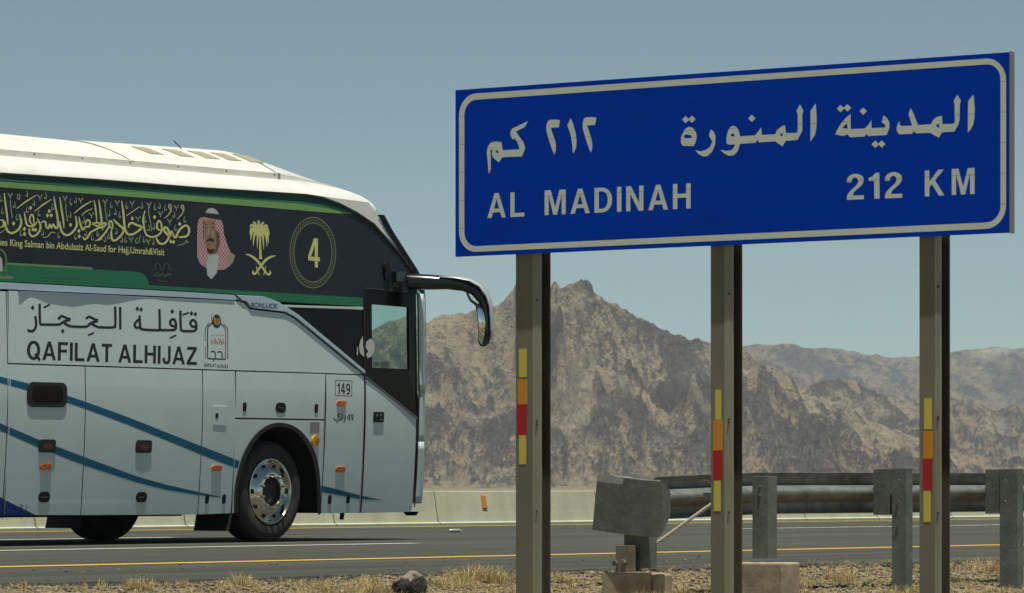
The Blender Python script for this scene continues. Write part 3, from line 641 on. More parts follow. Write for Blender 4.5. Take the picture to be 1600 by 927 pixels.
mb.build('door_seal', BLACK, dr)
mb = MB(); (a0, z0), (a1, z1) = un(570,588.5), un(652,654.6); mb.tube([(a0, tuck(z0)-.004, z0), (a1, tuck(z1)-.004, z1)], .008, 6); mb.build('door_glass_trim', mat('grey_trim', (.18,.2,.22), .4), dr)
# --- front end (windscreen, cap, bumper): horizontal outlines, a corner rounded in plan
fr_pts = [(644.5,796),(648,760),(650,700),(651,650),(651,600),(650.5,520),(650,470),(648,447),(641,426),(621,395),(597,357),(581,327)]
fr = sorted([(un(*p)[1], un(*p)[0]+.028) for p in fr_pts]); FZ = [p[0] for p in fr]; FA = [p[1] for p in fr]
BUL = .27; NX = 4.0; YC = W_/2
def outline(a0, inset, bulge=BUL, n=22):
    hw = YC-inset; o_ = []
    for i in range(n+1):
        q = math.pi/2*i/n; q = q if i < n else math.pi/2
        o_.append((a0+bulge*math.sin(q)**(2/NX), inset+hw*(1-math.cos(q)**(2/NX) if i < n else 1)))
    return o_ + [(a, W_-y) for a, y in o_[-2::-1]]
def front_ring(z): a0 = float(np.interp(z, FZ, FA)); return [(a, y, z) for a, y in outline(a0, tuck(z)+.003)]
ztop = FZ[-1]; zwb = un(660, 612)[1]; zwt = ztop-.05
def fshell(z0, z1, n, name, m, off=0): 
    rows = [front_ring(z0+(z1-z0)*i/n) for i in range(n+1)]
    o = MB().grid(rows).build(name, m, bus, smooth=True, solid=.012); return o
fshell(.37, un(657,690)[1]-.003, 8, 'bumper', WHITE); fshell(un(657,690)[1]+.003, zwb, 8, 'front_fascia', WHITE); fshell(zwb+.004, zwt, 24, 'windscreen', WIND)
# windscreen frit edge: dark band wrapping the corner
rows = []
for i in range(25):
    z = zwb+.004+(zwt-zwb-.004)*i/24; r_ = front_ring(z)
    zA = un(650, 459)[1]; k0, k1 = (2.3, 6) if z < zA else (0, 5)
    rr_ = [r_[int(round(k0+(k1-k0)*q_/5))] if k1-k0 == 5 else tuple(np.array(r_[int(k0+(k1-k0)*q_/5)])*(1-((k0+(k1-k0)*q_/5) % 1))+np.array(r_[min(int(k0+(k1-k0)*q_/5)+1, 40)])*((k0+(k1-k0)*q_/5) % 1)) for q_ in range(6)]
    rows.append([(p[0]+.012, p[1]-.014, p[2]) for p in rr_])
MB().grid(rows).build('windscreen_edge', BLACKG, bus, smooth=True); MB().grid([[(a, W_-y, z) for a, y, z in r_] for r_ in rows]).build('windscreen_edge', BLACKG, bus, smooth=True)
# light corner post beside the door, under the windscreen edge
rows = [[(p[0]+.004, p[1]-.010, p[2]) for p in front_ring(zwb+(un(650,459)[1]-zwb)*i/12)[0:3]] for i in range(13)]
MB().grid(rows).build('corner_post', WHITE, bus, smooth=True, solid=.01)
# white A pillar
side_panel('roof_pillar', [(478,304.2),(505,309),(530,317.8),(557,331.5),(585,349.5),(609.5,377),(630.5,401.5),(646,424),(653,433),(651,424),(640,408.5),(622,385),(599,352),(584,328),(575,316),(520,309),(480,303)], ROOFW, -.003, .03, 0)
# roof cap
A_T = un(581, 323)[0]; Z0 = 3.375; M_ = 10; rows = []
for j in range(M_+1):
    q = math.pi/2*j/M_; ins = tuck(3.4)-.002+.34*(1-math.cos(q)); z = Z0+.235*math.sin(q); a0 = A_T-.03-1.05*(1-math.cos(q))
    o_ = outline(a0, ins, BUL-.0*j)
    dip = [max(0, (a-(A_T-1.2))/1.5)*.05*(1-j/M_) for a, y in o_]
    rows.append([(XR, ins, z)]+[(a, y, z-dd) for (a, y), dd in zip(o_, dip)]+[(XR, W_-ins, z)])
cap = MB().grid(rows); N = len(rows[0]); k = len(cap.v)-N; cap.f.append(tuple(range(k, k+N))); cap.m.append(0)
cap.f.append(tuple(i*N for i in range(M_+1))+tuple(i*N+N-1 for i in range(M_, -1, -1))); cap.m.append(0)
smooth_angle(cap.build('roof', ROOFW, bus), 50)
# fairing and pods: sections across the roof
ZR = 3.60
def section(a, hw, h, lip=.065, n=10, y0=.0):
    pts = [(a, YC-hw, ZR-.05), (a, YC-hw, ZR+min(lip, h*.4)), (a, YC-hw+.05, ZR+min(lip, h*.4)+.012)]
    ed = min(lip, h*.4)+.012
    for i in range(1, n+1):
        t = i/n; x = math.sin(t*math.pi/2); pts.append((a, YC-(hw-.05)*(1-t), ZR+ed+(h-ed)*(math.sin(t*math.pi/2)**.9)))
    return pts + [(p[0], W_-p[1], p[2]) for p in pts[-2::-1]]
AP1 = un(433, 265, .3)[0]; AP0 = un(205, 250, .3)[0]
def pod(name, a0, a1, h0, h1, nose=False):
    N = 10; rows = []
    for i in range(N+1):
        t = i/N; rows.append(section(a0+(a1-a0)*t, .96, h0+(h1-h0)*t))
    mb = MB().grid(rows); L0 = len(rows[0]); mb.f.append(tuple(range(L0))[::-1]); mb.m.append(0); k = N*L0; mb.f.append(tuple(range(k, k+L0))); mb.m.append(0)
    return smooth_angle(mb.build(name, POD, bus), 35)
pod('roof_pod', XR+1.2, AP0-.015, .33, .30); pod2 = pod('roof_pod', AP0+.015, AP1-.02, .31, .34)
rows = []
AN = un(533, 290, .5)[0]
for i in range(15):
    t = i/14; rows.append(section(AP1+(AN+.12-AP1)*t, .955-.30*t**1.5, .34*(1-t**1.35), .065*(1-t)))
mb = MB().grid(rows); L0 = len(rows[0]); mb.f.append(tuple(range(L0))[::-1]); mb.m.append(0)
smooth_angle(mb.build('roof_fairing', ROOFW, bus), 35)
mb = MB()
sec = section(AP1, .965, .348); mb.grid([[(p[0]-.02, p[1], p[2]) for p in sec], [(p[0]+.012, p[1], p[2]) for p in sec]]); mb.build('pod_seam', mat('pod_seam_grey', (.25,.25,.22), .6), bus)
# vents on the second pod
VENT = mat('vent_grille', (.36,.33,.25), .8, col2=(.25,.22,.165), nscale=60)
def pod_top(a, y, h=.26):
    t = 1-(YC-y)/.91; ed = .077; return ZR+ed+(h-ed)*(math.sin(max(0, min(1, t))*math.pi/2)**.9)
for i, vx_ in enumerate((198, 245, 285, 320, 354)):
    a1 = un(vx_+26, 232, .80)[0]; a0 = a1-.21
    hh = .31+.03*((a0-AP0)/(AP1-AP0))
    for (ya, yb) in ((.58, .82), (W_-.82, W_-.58)):
        g = []
        for j in range(5):
            y = ya+(yb-ya)*j/4; yy = y if y < YC else W_-y
            z = pod_top(0, yy, hh)+.004; g.append([(a0, y, z), (a1, y, z)])
        MB().grid(g).build('roof_vent', VENT, bus, solid=.006)
for i in range(14):
    a = un(50+ i*75 if i < 6 else 50, 240, .3)[0] if i < 6 else XR+1.6+i*.3
    MB().lathe_y([(0,-.004),(.009,-.004),(.012,.0)], 8, (a, .318, ZR+.045)).build('pod_bolt', TRIM, bus)
mb = MB(); a0, z0 = un(277, 232, .9); a1, z1 = un(265.5, 220.5, .9); mb.tube([(a0, .9, z0-.1), (a0, .9, z0), (a1, .9, z1)], .006, 5); mb.build('antenna', TRIM, bus)

# --- wheels
tyre_prof = [(.31,.04),(.335,.012),(.36,.004),(.41,-.004),(.45,.0),(.48,.02),(.497,.045),(.50,.07),(.50,.12),(.492,.122),(.492,.132),(.50,.134),(.50,.19),(.492,.192),(.492,.202),(.50,.204),(.50,.27),(.492,.30),(.45,.325),(.36,.32),(.30,.30)]
rim_prof = [(.325,.020),(.322,.004),(.312,.002),(.304,.012),(.298,.035),(.285,.05),(.27,.045),(.235,.012),(.20,-.012),(.185,-.018),(.150,-.018),(.142,-.008),(.138,.05),(.0,.055)]
def make_wheel(a, y, flip=False):
    wl = smooth_angle(MB().lathe_y(tyre_prof, 72).build('wheel', TYRE, bus), 30); wl.location = (a, y, .5)
    if flip: wl.rotation_euler[2] = math.pi
    smooth_angle(MB().lathe_y(rim_prof, 64).build('rim', CHROME, wl), 30)
    mb = MB().lathe_y([(0,.028),(.08,.028),(.10,.035),(.125,.045),(.138,.05)], 32); mb.build('hub_cap', BLACK, wl, smooth=True)
    nut = None; hole = None
    for k in range(10):
        q = 2*math.pi*(k+.5)/10
        if nut is None:
            nm = MB().lathe_y([(0,-.035),(.010,-.035),(.013,-.030),(.014,-.012),(.017,-.010),(.017,.004)], 6); nut = nm.build('wheel_nut', NUT, wl)
        else: nut = nut.copy(); link(nut, wl)
        nut.location = (.168*math.cos(q), -.018, .168*math.sin(q))
        q = 2*math.pi*k/10
        if hole is None: hm = MB().lathe_y([(0,-.0),(.019,-.0),(.022,.002),(.024,.012)], 14); hole = hm.build('hand_hole', TRIM, wl, smooth=True)
        else: hole = hole.copy(); link(hole, wl)
        hole.location = (.252*math.cos(q), .016, .252*math.sin(q)); hole.rotation_euler = (0, 0, 0)
    return wl
WXa = un(424, 768)[0]
w1 = make_wheel(WXa, .075)
for (a, y, fl) in ((WXa, W_-.075, True), (WXa-6.1, .075, False), (WXa-6.1, W_-.075, True)):
    w2 = w1.copy(); link(w2, bus); w2.location = (a, y, .5); w2.rotation_euler[2] = math.pi if fl else 0
    for ch in w1.children: c2 = ch.copy(); link(c2, w2)
# mud flaps
def flap(aR, y0, y1, zb):
    rows = []
    for j in range(5):
        z = .42+(zb-.42)*j/4; cx = -.05*(j/4)**2; rows.append([(aR+cx, y0, z), (aR+cx-.01, y1, z)])
    MB().grid(rows).build('mud_flap', BLACK, bus, solid=.012)
aN = un(352, 825, .06)[0]; flap(aN, .08, .52, .115)
aN2 = BUS.un(128, 825, 2.0)[0]; flap(aN, 2.02, 2.48, .13)
mb = MB(); a0 = un(0, 806)[0]; a1 = un(52, 806)[0]
for i in range(150):
    a = a0-1.5+(a1-a0+1.5)*random.random(); y = .07+.1*random.random(); l = .04+.10*random.random(); mb.box(a, a+.003, y, y+.003, .38-l, .385)
mb.build('road_brush', BLACK, bus, kind='stuff')
# small under-body bits
mb = MB(); a, z = un(631, 802.5, .3); mb.tube([(a, .3, z-.02), (a, .3, z+.02)], [.055, .085], 14); mb.build('tow_cover', TRIM, bus)
mb = MB(); a, z = un(546, 807); mb.tube([(a, .2, z-.03), (a+.02, .2, z+.05)], .022, 8); mb.build('drain_pipe', TRIM, bus)

# --- fittings on the side
def roundbox(cx, cz, w, h, r_, n=5):
    o_ = []
    for k, (sx_, sz_) in enumerate(((1,1),(-1,1),(-1,-1),(1,-1))):
        for i in range(n+1):
            q = math.pi/2*(k+i/n); o_.append((cx+sx_*(w/2-r_)+r_*math.cos(q), cz+sz_*(h/2-r_)+r_*math.sin(q)))
    return o_
PXH, PXV = 1/98., 1/156.     # metres per photo pixel on the coach side
def fit(name, c, wpx, hpx, m, y0=-.012, y1=.0, rr=.5, parent=None, bevel=0.003):
    a, z = un(*c); s_ = 34/ (34) ; Zc = 1.0
    w, h = wpx*PXH, hpx*PXV; r_ = min(w, h)*rr*.98
    mb = MB().prism(roundbox(a, z, w, h, r_), y0, y1, defo=lambda a_, y, z_: (a_, y+tuck(z_), z_)); o = mb.build(name, m, parent or bus)
    if bevel: md = o.modifiers.new('bevel', 'BEVEL'); md.width = bevel; md.segments = 2; md.limit_method = 'ANGLE'; md.angle_limit = R(50)
    return o
h_ = fit('hatch_handle', (73,617), 53, 36, BLACK, -.012, .0, .32); fit('handle_recess', (73,616), 41, 24, BLACKG, -.014, -.0115, .3, h_)
for c in ((73,697),(224,698)):
    l_ = fit('side_lamp', c, 22, 19, BLACK, -.012, 0, .25); fit('lamp_lens', (c[0], c[1]+1), 12, 7, mat('dim_amber_lens', (.12,.035,.012), .3), -.015, -.011, .4, l_)
for c in ((533,630.7),(531.3,733.8),(337.9,731.8),(71,730)): fit('side_marker', c, 14.5, 8.5, AMBER, -.014, 0, .5, bevel=.006)
for c in ((382,636),(494,638.4),(323.3,780),(349.6,780),(515,781),(543.7,780)): fit('hatch_latch', c, 5.2, 14.5, TRIM, -.005, 0, .5)
for c in ((438.5,637.3),(68.8,777),(220.7,777)):
    l_ = fit('hatch_lock', c, 15.5, 15.5, TRIM, -.005, 0, .5); fit('lock_slot', c, 9, 2, mat('slot_grey', (.08,.08,.08), .5), -.0065, -.0045, .4, l_, 0)
y_ = fit('reflector', (492,689), 11.5, 17, YELLW, -.02, 0, .5, bevel=.006); fit('reflector_centre', (493,689), 6, 8, AMBER, -.024, -.019, .5, y_)
fit('sticker', (491.5,668), 14.5, 17, mat('grey_sticker', (.25,.25,.25), .6), -.003, 0, .1)
fl = side_panel('fuel_flap', [(333,634),(354,635),(353.3,665.5),(332.5,664)], WHITE, -.006, 0, 0, bevel=.002); fit('flap_lock', (338,649.6), 4.5, 8, TRIM, -.009, -.004, .5, fl)
pl_ = fit('charging_socket', (591,652), 16, 16.5, TRIM, -.012, 0, .15)
for dx, dy in ((-3,-3),(3,-3.5),(3,3.5)): fit('socket_button', (591+dx, 652+dy), 3.4, 3.6, mat('socket_grey', (.12,.13,.13), .4), -.014, -.0115, .4, pl_, 0)
# --- side stripes
sml = sm[1:]
kw = dict(y0=-.0008, y1=-.0008, inset=0, bevel=0)
side_panel('side_stripe', [(-260,520),(0,588.4),(46,599.7),(99.6,616.5),(133,627.7),(200,652),(294.5,689.4),(340,707),(374.5,720.6),(371,732),(335,719),(269,692),(200,664),(133,639),(99.6,627.7),(45,611),(0,598.5),(-260,528)], TEAL, seams=sm[:5], **kw)
side_panel('side_stripe', [(-260,560),(0,661.4),(61.7,687.5),(133,714.7),(213.6,744.4),(260,757.5),(311,769.3),(345,776.4),(345,777.8),(311,774),(260,765.5),(213.6,754),(133,727.8),(59,699),(0,673),(-260,575)], TEAL, seams=sm[:4], **kw)
side_panel('side_stripe', [(501.5,758.4),(561,773.5),(598.6,782),(561,779.8),(501.5,768.8)], TEAL, seams=[sm[6]], **kw)
side_panel('side_stripe', [(-150,700),(0,776.5),(9,782),(57,805.5),(-150,805.8)], BLUE, seams=sm[:2], **kw)
# --- printed livery on the film
yf = lambda z: tuck(z)
def dec(base=.002): return Decal(un, yf, .0009+(base-.003)*.3)
def slab(name, pts, m, base):
    return side_panel(name, pts, m, -.0006, -.0006, 0, False, 0)
slab('green_band', [(-750,213.2),(0,273.4),(150,283.4),(300,295.2),(478,306.8),(504,312),(530,321),(554,333),(530,326),(500,319),(463,314.5),(300,301.5),(150,289.5),(0,279.5),(-750,220)], DGREEN, .002)
slab('mid_green_band', [(-750,220),(0,279.5),(150,289.5),(300,301.5),(463,314.5),(500,319),(530,326),(552,333),(500,323.5),(463,318),(300,306.5),(0,283.6),(-750,224.7)], mat('livery_mid_green', (.03,.20,.12), .45, spec=.25), .002)
slab('light_green_band', [(-750,224.8),(0,283.8),(300,306.6),(463,318.2),(500,323.7),(556,334.4),(524,333.4),(300,314.8),(0,292.5),(-750,234.7)], LGREEN, .002)
slab('green_ribbon', [(-750,379.3),(0,421),(10.5,413),(145,421.2),(213.5,424.8),(221,426.5),(227,431.5),(231,438),(233,445.8),(350,452.6),(567,465.5),(567.2,478.8),(440,471.3),(380,460.3),(300,455.4),(0,439.5),(-750,400.3)], GREEN, .002)
dec(.004).poly([(10.5,410.4),(142.5,417.8),(146,421.6),(10.5,413.6)]).build('ribbon_highlight', mat('ribbon_pale_green', (.16,.27,.12), .4), bus)
# calligraphy
cR = lambda pts: crop(150,300,9.27,pts); cL = lambda pts: crop(0,290,9.27,pts)
d1 = dec(.0035)
def ST_(c, pts, w, ends=True):
    W = [w/9.27]*len(pts)
    if ends: W[0] *= .45; W[-1] *= .45
    d1.stroke(c(pts), W)
for pts, w in [([(1110,590),(1130,650),(1160,655),(1180,600),(1215,545),(1265,500),(1312,490),(1345,530),(1345,590),(1310,640),(1240,655),(1195,650)],30),
    ([(1110,600),(1090,570),(1070,640),(1050,640),(1010,590),(985,560),(995,515),(1025,520),(1052,570),(1055,640),(1040,690),(990,745),(930,750),(890,710),(870,660)],30),
    ([(950,560),(895,540),(880,480),(905,420),(940,450),(952,540),(930,600),(860,645),(790,650),(730,620),(700,540),(690,470),(680,390),(710,270)],26),
    ([(370,130),(395,300),(410,480),(430,570),(470,615),(540,610),(620,560),(660,510),(590,480),(520,450),(480,470),(470,520)],30),
    ([(440,345),(630,215)],24), ([(250,395),(300,450),(380,520),(400,560),(370,620),(300,690),(240,700),(220,620),(225,540)],30),
    ([(250,530),(200,510),(185,450),(215,420),(240,480),(235,540)],24), ([(200,470),(160,550),(110,620),(50,680),(0,705)],26),
    ([(40,115),(60,260),(80,400),(95,560)],26), ([(0,505),(70,470),(140,450),(120,500),(50,520),(0,530)],26),
    ([(1095,275),(1050,215),(1070,180),(1088,215),(1080,280),(1040,340),(985,385)],14), ([(1275,285),(1235,225),(1250,190),(1270,225),(1260,290),(1220,350),(1170,400)],14)]: ST_(cR, pts, w)
for pts, w in [([(60,110),(75,250),(100,430),(115,570)],26), ([(280,420),(305,520),(290,600),(240,660),(170,690),(110,660),(80,590),(75,520)],30),
    ([(350,380),(370,500),(390,570),(430,590),(490,580),(540,520)],26), ([(490,585),(430,520),(440,440),(465,420),(485,470),(490,570)],22),
    ([(540,480),(585,580),(570,660),(520,720),(460,735),(425,690),(425,620)],28), ([(590,540),(650,520),(670,600),(700,620),(720,560),(745,615),(770,560),(800,615),(835,600),(830,450),(800,300),(780,160)],26),
    ([(865,170),(890,350),(915,500),(925,620)],26), ([(1090,440),(1112,560),(1080,640),(1020,700),(960,720),(900,680),(870,590),(865,520)],30),
    ([(1140,450),(1160,550),(1195,640),(1235,600),(1290,595),(1300,520),(1255,505),(1235,570)],26), ([(1330,550),(1400,540),(1490,548)],26),
    ([(1330,560),(1430,600),(1380,640),(1310,680),(1260,760),(1220,780),(1200,740)],26), ([(1360,210),(1385,350),(1400,540)],24), ([(1430,220),(1450,380),(1470,560)],24),
    ([(240,335),(380,230),(525,140)],22), ([(500,375),(620,280),(745,200)],22), ([(1070,405),(1200,300),(1330,225)],22), ([(1180,440),(1240,380),(1340,335)],16), ([(0,500),(45,510),(50,580),(0,610)],28), ([(65,640),(0,690)],16), ([(1483,770),(1440,790),(1370,800)],16),
    ([(810,690),(740,680),(690,740),(615,752)],12)]: ST_(cL, pts, w)
for c in [(1210,465),(1082,720),(1122,727),(845,365),(525,385)]: d1.diamond(cR([c])[0], 2.7, 3.4)
for c in [(195,550),(440,325),(350,630),(352,705),(475,635),(512,642),(712,370),(685,435),(740,435),(1020,570),(1140,660),(1147,735)]: d1.diamond(cL([c])[0], 2.7, 3.6)
d1.build('arabic_calligraphy', GOLD, bus)
d2 = dec(.003)
def vee(c, x, y): p = lambda q: c([(x+q[0], y+q[1]) for q in q_]); 
def vmark(c, x, y, s_=1.0):
    for q_ in ([(-32,-35),(0,10),(5,50)], [(30,-40),(22,-12),(2,5)]): d2.stroke(c([(x+a*s_, y+b_*s_) for a, b_ in q_]), [1.5,1.4,.7], sub=2)
def hook(c, x, y, fl=1): d2.stroke(c([(x+8*fl, y-50), (x-10*fl, y), (x-2*fl, y+40), (x+18*fl, y+32), (x+14*fl, y+8)]), [.5,1.0,1.5,1.3,.6], sub=2)
for x, y in [(130,150),(305,160),(520,170),(765,190),(930,320),(1160,230),(1065,430),(605,390),(505,690),(755,720)]: vmark(cR, x, y)
for x, y in [(215,190),(440,200),(340,330),(710,400),(850,220),(1000,230),(180,640),(425,690),(690,690),(1280,400),(1145,520),(20,590)]: hook(cR, x, y)
for x, y in [(920,200),(190,310),(280,290),(830,720),(1130,330),(840,500),(295,570),(665,200),(375,690),(130,680),(765,520)]: hook(cR, x, y, -1)
for x, y in [(145,150),(575,170),(940,190),(1165,215),(1320,430)]: vmark(cL, x, y)
for x, y in [(390,350),(560,400),(755,310),(1020,240),(30,370),(240,460),(300,690),(845,720),(1090,740),(1410,690),(1330,750),(5,190)]: hook(cL, x, y)
for x, y in [(210,280),(390,120),(490,250),(660,150),(1095,210),(1015,420),(620,680),(1210,500),(1240,690)]: hook(cL, x, y, -1)
for c, pts in ((cR, [(765,180),(760,300),(785,430),(803,570)]), (cR, [(125,190),(135,280),(160,420)]), (cL, [(145,210),(155,330),(175,470)]), (cL, [(950,260),(955,380),(978,520)]), (cR, [(640,620),(620,720),(580,740),(570,700),(600,660)]), (cR, [(1330,745),(1305,700),(1290,740),(1240,760),(1180,775)])): d2.stroke(c(pts), 1.2, sub=3)
d2.ring(cL([(268,165)])[0], 2.6, 4.6, 1.5, 3)
tag(d2.build('calligraphy_ornament', GOLD2, bus), kind='stuff')
dec(.0035).text('Mosques King Salman bin Abdulaziz Al-Saud for Hajj,Umrah&Visit', (-27.5,381.8), (257,399.2), (-27.5,371.2), .012).build('latin_slogan', GOLD, bus)
# number in patterned ring
d3 = dec(.0035); C4 = (488.8,394.9); d3.ring(C4, 36.3, 55.8, 35.2, 54.2); d3.ring(C4, 29.8, 46.6, 29.0, 45.4)
for k in range(46):
    for rr, ph in ((.35, 0), (.68, .5)):
        q = 2*math.pi*(k+ph)/46; q2 = q+.085
        f_ = lambda q_, t: (C4[0]+(29.4+6.2*t)*math.cos(q_), C4[1]+(46+8.6*t)*math.sin(q_))
        d3.stroke([f_(q, rr-.16), f_(q2, rr-.16), f_(q2, rr+.14)], .75, sub=1)
d3.build('ring_emblem', mat('ring_print', (.21,.24,.10), .5), bus)
dec(.0035).text('4', (481.3,417), (499.6,418.6), (481.3,371.6), .05).build('route_number', GOLD, bus)
# palm and swords
cP = lambda pts: crop(295,315,7.133,pts); d4 = dec(.0035)
for e, w in [((775,215),26),((715,243),26),((835,248),26),((682,295),30),((880,305),30),((678,375),32),((895,385),32),((688,435),30),((888,465),30),((716,500),28),((872,505),28),((762,530),24),((834,540),24)]:
    mx_ = ((785+e[0])/2+(e[0]-785)*.28, (320+e[1])/2-45); d4.stroke(cP([(785,330), mx_, e]), [w/7.1*.8, w/7.1, .4])
d4.disc(cP([(785,320)])[0], 8.5, 9.5); d4.stroke(cP([(795,370),(795,500),(798,600),(800,642)]), [2.6,3.0,3.6,5.4])
d4.stroke(cP([(630,588),(680,600),(740,640),(800,708),(850,780),(885,815),(908,800),(900,772)]), [.8,3,4,3.6,2.8,3.4,3,1.5])
d4.stroke(cP([(968,605),(920,615),(860,650),(805,715),(765,772),(735,808),(712,795),(716,768)]), [.8,3,4,3.6,2.8,3.4,3,1.5])
d4.stroke(cP([(750,720),(765,770),(785,822)]), [.8,2,1]); d4.stroke(cP([(858,725),(845,770),(835,822)]), [.8,2,1]); d4.build('palm_and_swords_emblem', GOLD, bus)
# printed portrait of a man in a checked headscarf
pt = dec(.003).poly(cP([(180,170),(120,185),(97,240),(92,400),(92,620),(130,700),(190,740),(330,765),(400,760),(470,705),(490,640),(455,545),(420,450),(395,380),(380,260),(362,200),(270,178)])).build('portrait_print', SCARF, bus)
def pp(name, pts, m, base): dec(base).poly(cP(pts)).build(name, m, pt)
pp('robe', [(455,560),(515,600),(490,680),(440,735),(425,600)], PTAN, .0034)
pp('face', [(165,215),(230,200),(290,215),(300,300),(345,360),(345,470),(310,560),(260,602),(215,585),(190,500),(170,420),(162,300)], SKIN, .0036)
pp('cheek_shade', [(298,320),(345,360),(345,480),(315,560),(275,595),(305,480)], SKIND, .0040)
pp('collar', [(222,600),(330,588),(325,700),(310,800),(250,868),(205,820),(195,700)], PWHITE, .0044)
pp('head_cord', [(180,128),(330,140),(372,190),(355,207),(180,176)], PDARK, .0042)
pp('cap_top', [(188,112),(215,80),(260,72),(305,92),(337,142),(188,126)], PWHITE, .0046)
df = dec(.0048)
for pts in ([(192,436),(235,402),(282,425),(278,460),(235,438),(200,455)], [(200,520),(240,535),(287,528),(270,576),(230,580),(205,560)]): df.poly(cP(pts))
for pts, w in (([(172,262),(190,250),(208,258)],.8), ([(240,252),(262,240),(290,250)],.9), ([(178,288),(204,292)],1.0), ([(246,290),(284,292)],1.1), ([(205,480),(250,488)],.7), ([(163,205),(160,420)],1.0), ([(214,380),(240,388)],.8)): df.stroke(cP(pts), w)
df.build('facial_hair', PDARK, pt)
dn = dec(.0047); dn.stroke(cP([(228,260),(220,320),(212,375)]), [1.2,1.8,2.6]); dn.stroke(cP([(255,330),(275,380)]), 2.2); dn.build('nose', mat('print_skin_light', (.42,.28,.19), .5), pt)
# small emblems on the ribbon and film
d5 = dec(.004)
for k in range(26): x = 57+2.8*k; y = 430+.045*(x-57); d5.stroke([(x, y-3+2*math.sin(k*2.3)), (x+2, y+2.5), (x+3.4, y-1.5*math.cos(k))], .7, sub=2)
d5.stroke([(57,436.5),(130,440)], .7, sub=1); d5.build('small_arabic_lettering', mat('small_print_green', (.07,.19,.09), .5), bus)
d6 = dec(.0035); q7 = lambda pts: crop(0,370,5.714,pts)
for pts in ([(1360,295),(1385,290),(1385,255),(1405,238),(1430,262),(1435,295),(1460,290),(1460,258),(1490,240),(1510,262),(1512,292),(1532,295)], [(1370,350),(1400,320),(1420,355),(1450,325),(1480,355),(1500,325),(1528,350)], [(1365,335),(1395,352),(1430,338),(1470,352),(1530,330)], [(1405,390),(1445,392)], [(1455,398),(1490,400)]): d6.stroke(q7(pts), .8, sub=3)
d6.build('small_mosque_emblem', mat('dim_grey_print', (.14,.15,.11), .5), bus)
d7 = dec(.0045); d7.stroke([(-8,389),(2,391),(7.5,397),(9.6,406),(9,418),(8.3,425)], [3,3,3,3,3,3]); d7.build('shield_emblem', mat('emblem_green', (.11,.2,.08), .5), bus)
dec(.0046).poly([(-10,401),(-2,399),(3.2,405),(4,424),(-10,424)]).build('shield_panel', PWHITE, bus)
d8 = dec(.0045)
for k in range(6): d8.stroke([(k*3.6-1, 436), (k*3.6, 430+(k % 3)), (k*3.6+2.2, 435.5)], .9, sub=2)
d8.build('small_arabic_word', GOLD2, bus)
# company name
cN = lambda pts: crop(30,460,4.706,pts); w9 = 3.9; dA, dB = dec(.003), dec(.003)
for pts in ([(1185,120),(1188,245),(1200,268),(1240,271),(1290,268),(1303,240),(1295,200),(1272,190),(1258,212),(1272,236),(1302,238)],
    [(1150,238),(1115,226),(1112,195),(1138,184),(1152,215),(1150,252),(1125,263),(1060,263),(1035,262)], [(1030,108),(1033,245),(1018,264),(905,257),(890,235),(884,155)], [(893,240),(860,245),(848,222),(868,195),(886,178)],
    [(742,93),(743,258)], [(705,90),(706,222),(690,243),(580,242)], [(490,180),(515,165),(550,182),(580,192)], [(578,195),(525,212),(490,238),(380,236)], [(580,242),(540,222),(530,212)],
    [(288,185),(310,160),(345,174),(378,182)], [(375,185),(320,205),(290,222),(170,222)], [(380,236),(345,222),(330,210)], [(150,68),(153,208),(172,222)], [(118,160),(124,228),(106,265),(82,272),(60,260)]): (dA if pts[0][0] > 800 else dB).stroke(cN(pts), w9)
for pts in ([(1200,152),(1247,134)], [(1108,322),(1155,300)], [(505,302),(550,282)], [(178,98),(226,74)]): (dA if pts[0][0] > 800 else dB).stroke(cN(pts), 2.6, sub=1)
for c in [(1266,140),(1295,146),(1124,126),(868,106),(896,112),(320,270),(98,98)]: (dA if c[0] > 800 else dB).diamond(cN([c])[0], 2.9, 3.9)
dA.build('arabic_name', INK, bus); dB.build('arabic_name', INK, bus)
dec(.003).text('QAFILAT ALHIJAZ', (41.8,561.6), (307.5,570.3), (42.2,532.6), .020, .85).build('latin_name', INK, bus)
dl_ = dec(.003)
for pts in ([(1368,470),(1367,385)], [(1367,345),(1368,262),(1380,232),(1398,212)], [(1515,478),(1518,290),(1508,245),(1480,212)], [(1533,475),(1533,272),(1520,240),(1502,218)]): dl_.stroke(cN(pts), 1.2)
for pts in ([(1386,470),(1385,262),(1402,228),(1428,200)], [(1386,472),(1515,478)], [(1408,425),(1425,418),(1440,430),(1442,470)], [(1457,430),(1475,420),(1490,432),(1492,472)]): dl_.stroke(cN(pts), 1.7, sub=3)
dl_.stroke(cN([(1428,480),(1428,492)]), 1.6, sub=1); dl_.stroke(cN([(1418,150),(1412,185),(1425,215)]), .8); dl_.disc(cN([(1452,198)])[0], 7, 10.5)
dl_.text('QAFILAT ALHIJAZ', (318.8,572.8), (356.5,575), (318.8,567.6), .02); dl_.build('company_logo', INK, bus)
dg_ = dec(.0040)
dg_.poly(cN([(1430,165),(1452,178),(1452,232),(1430,212)])); dg_.poly(cN([(1456,178),(1478,165),(1478,212),(1456,232)]))
for k in range(9): x = 1408+k*11; dg_.stroke(cN([(x, 330+14*math.sin(k*2)), (x+8, 352+10*math.cos(k*1.7)), (x+12, 368-8*(k % 2))]), .9, sub=2); dg_.stroke(cN([(x+2, 296+6*math.sin(k*3)), (x+6, 306)]), .6, sub=1)
dg_.build('logo_gold_print', mat('logo_orange', (.42,.20,.08), .5), bus)
Decal(un, yf, .0146).text('BONLUCK', (390.5,480.2), (432,482.6), (391,472.6), .02).build('maker_name', mat('badge_blue', (.008,.02,.05), .4), bus)
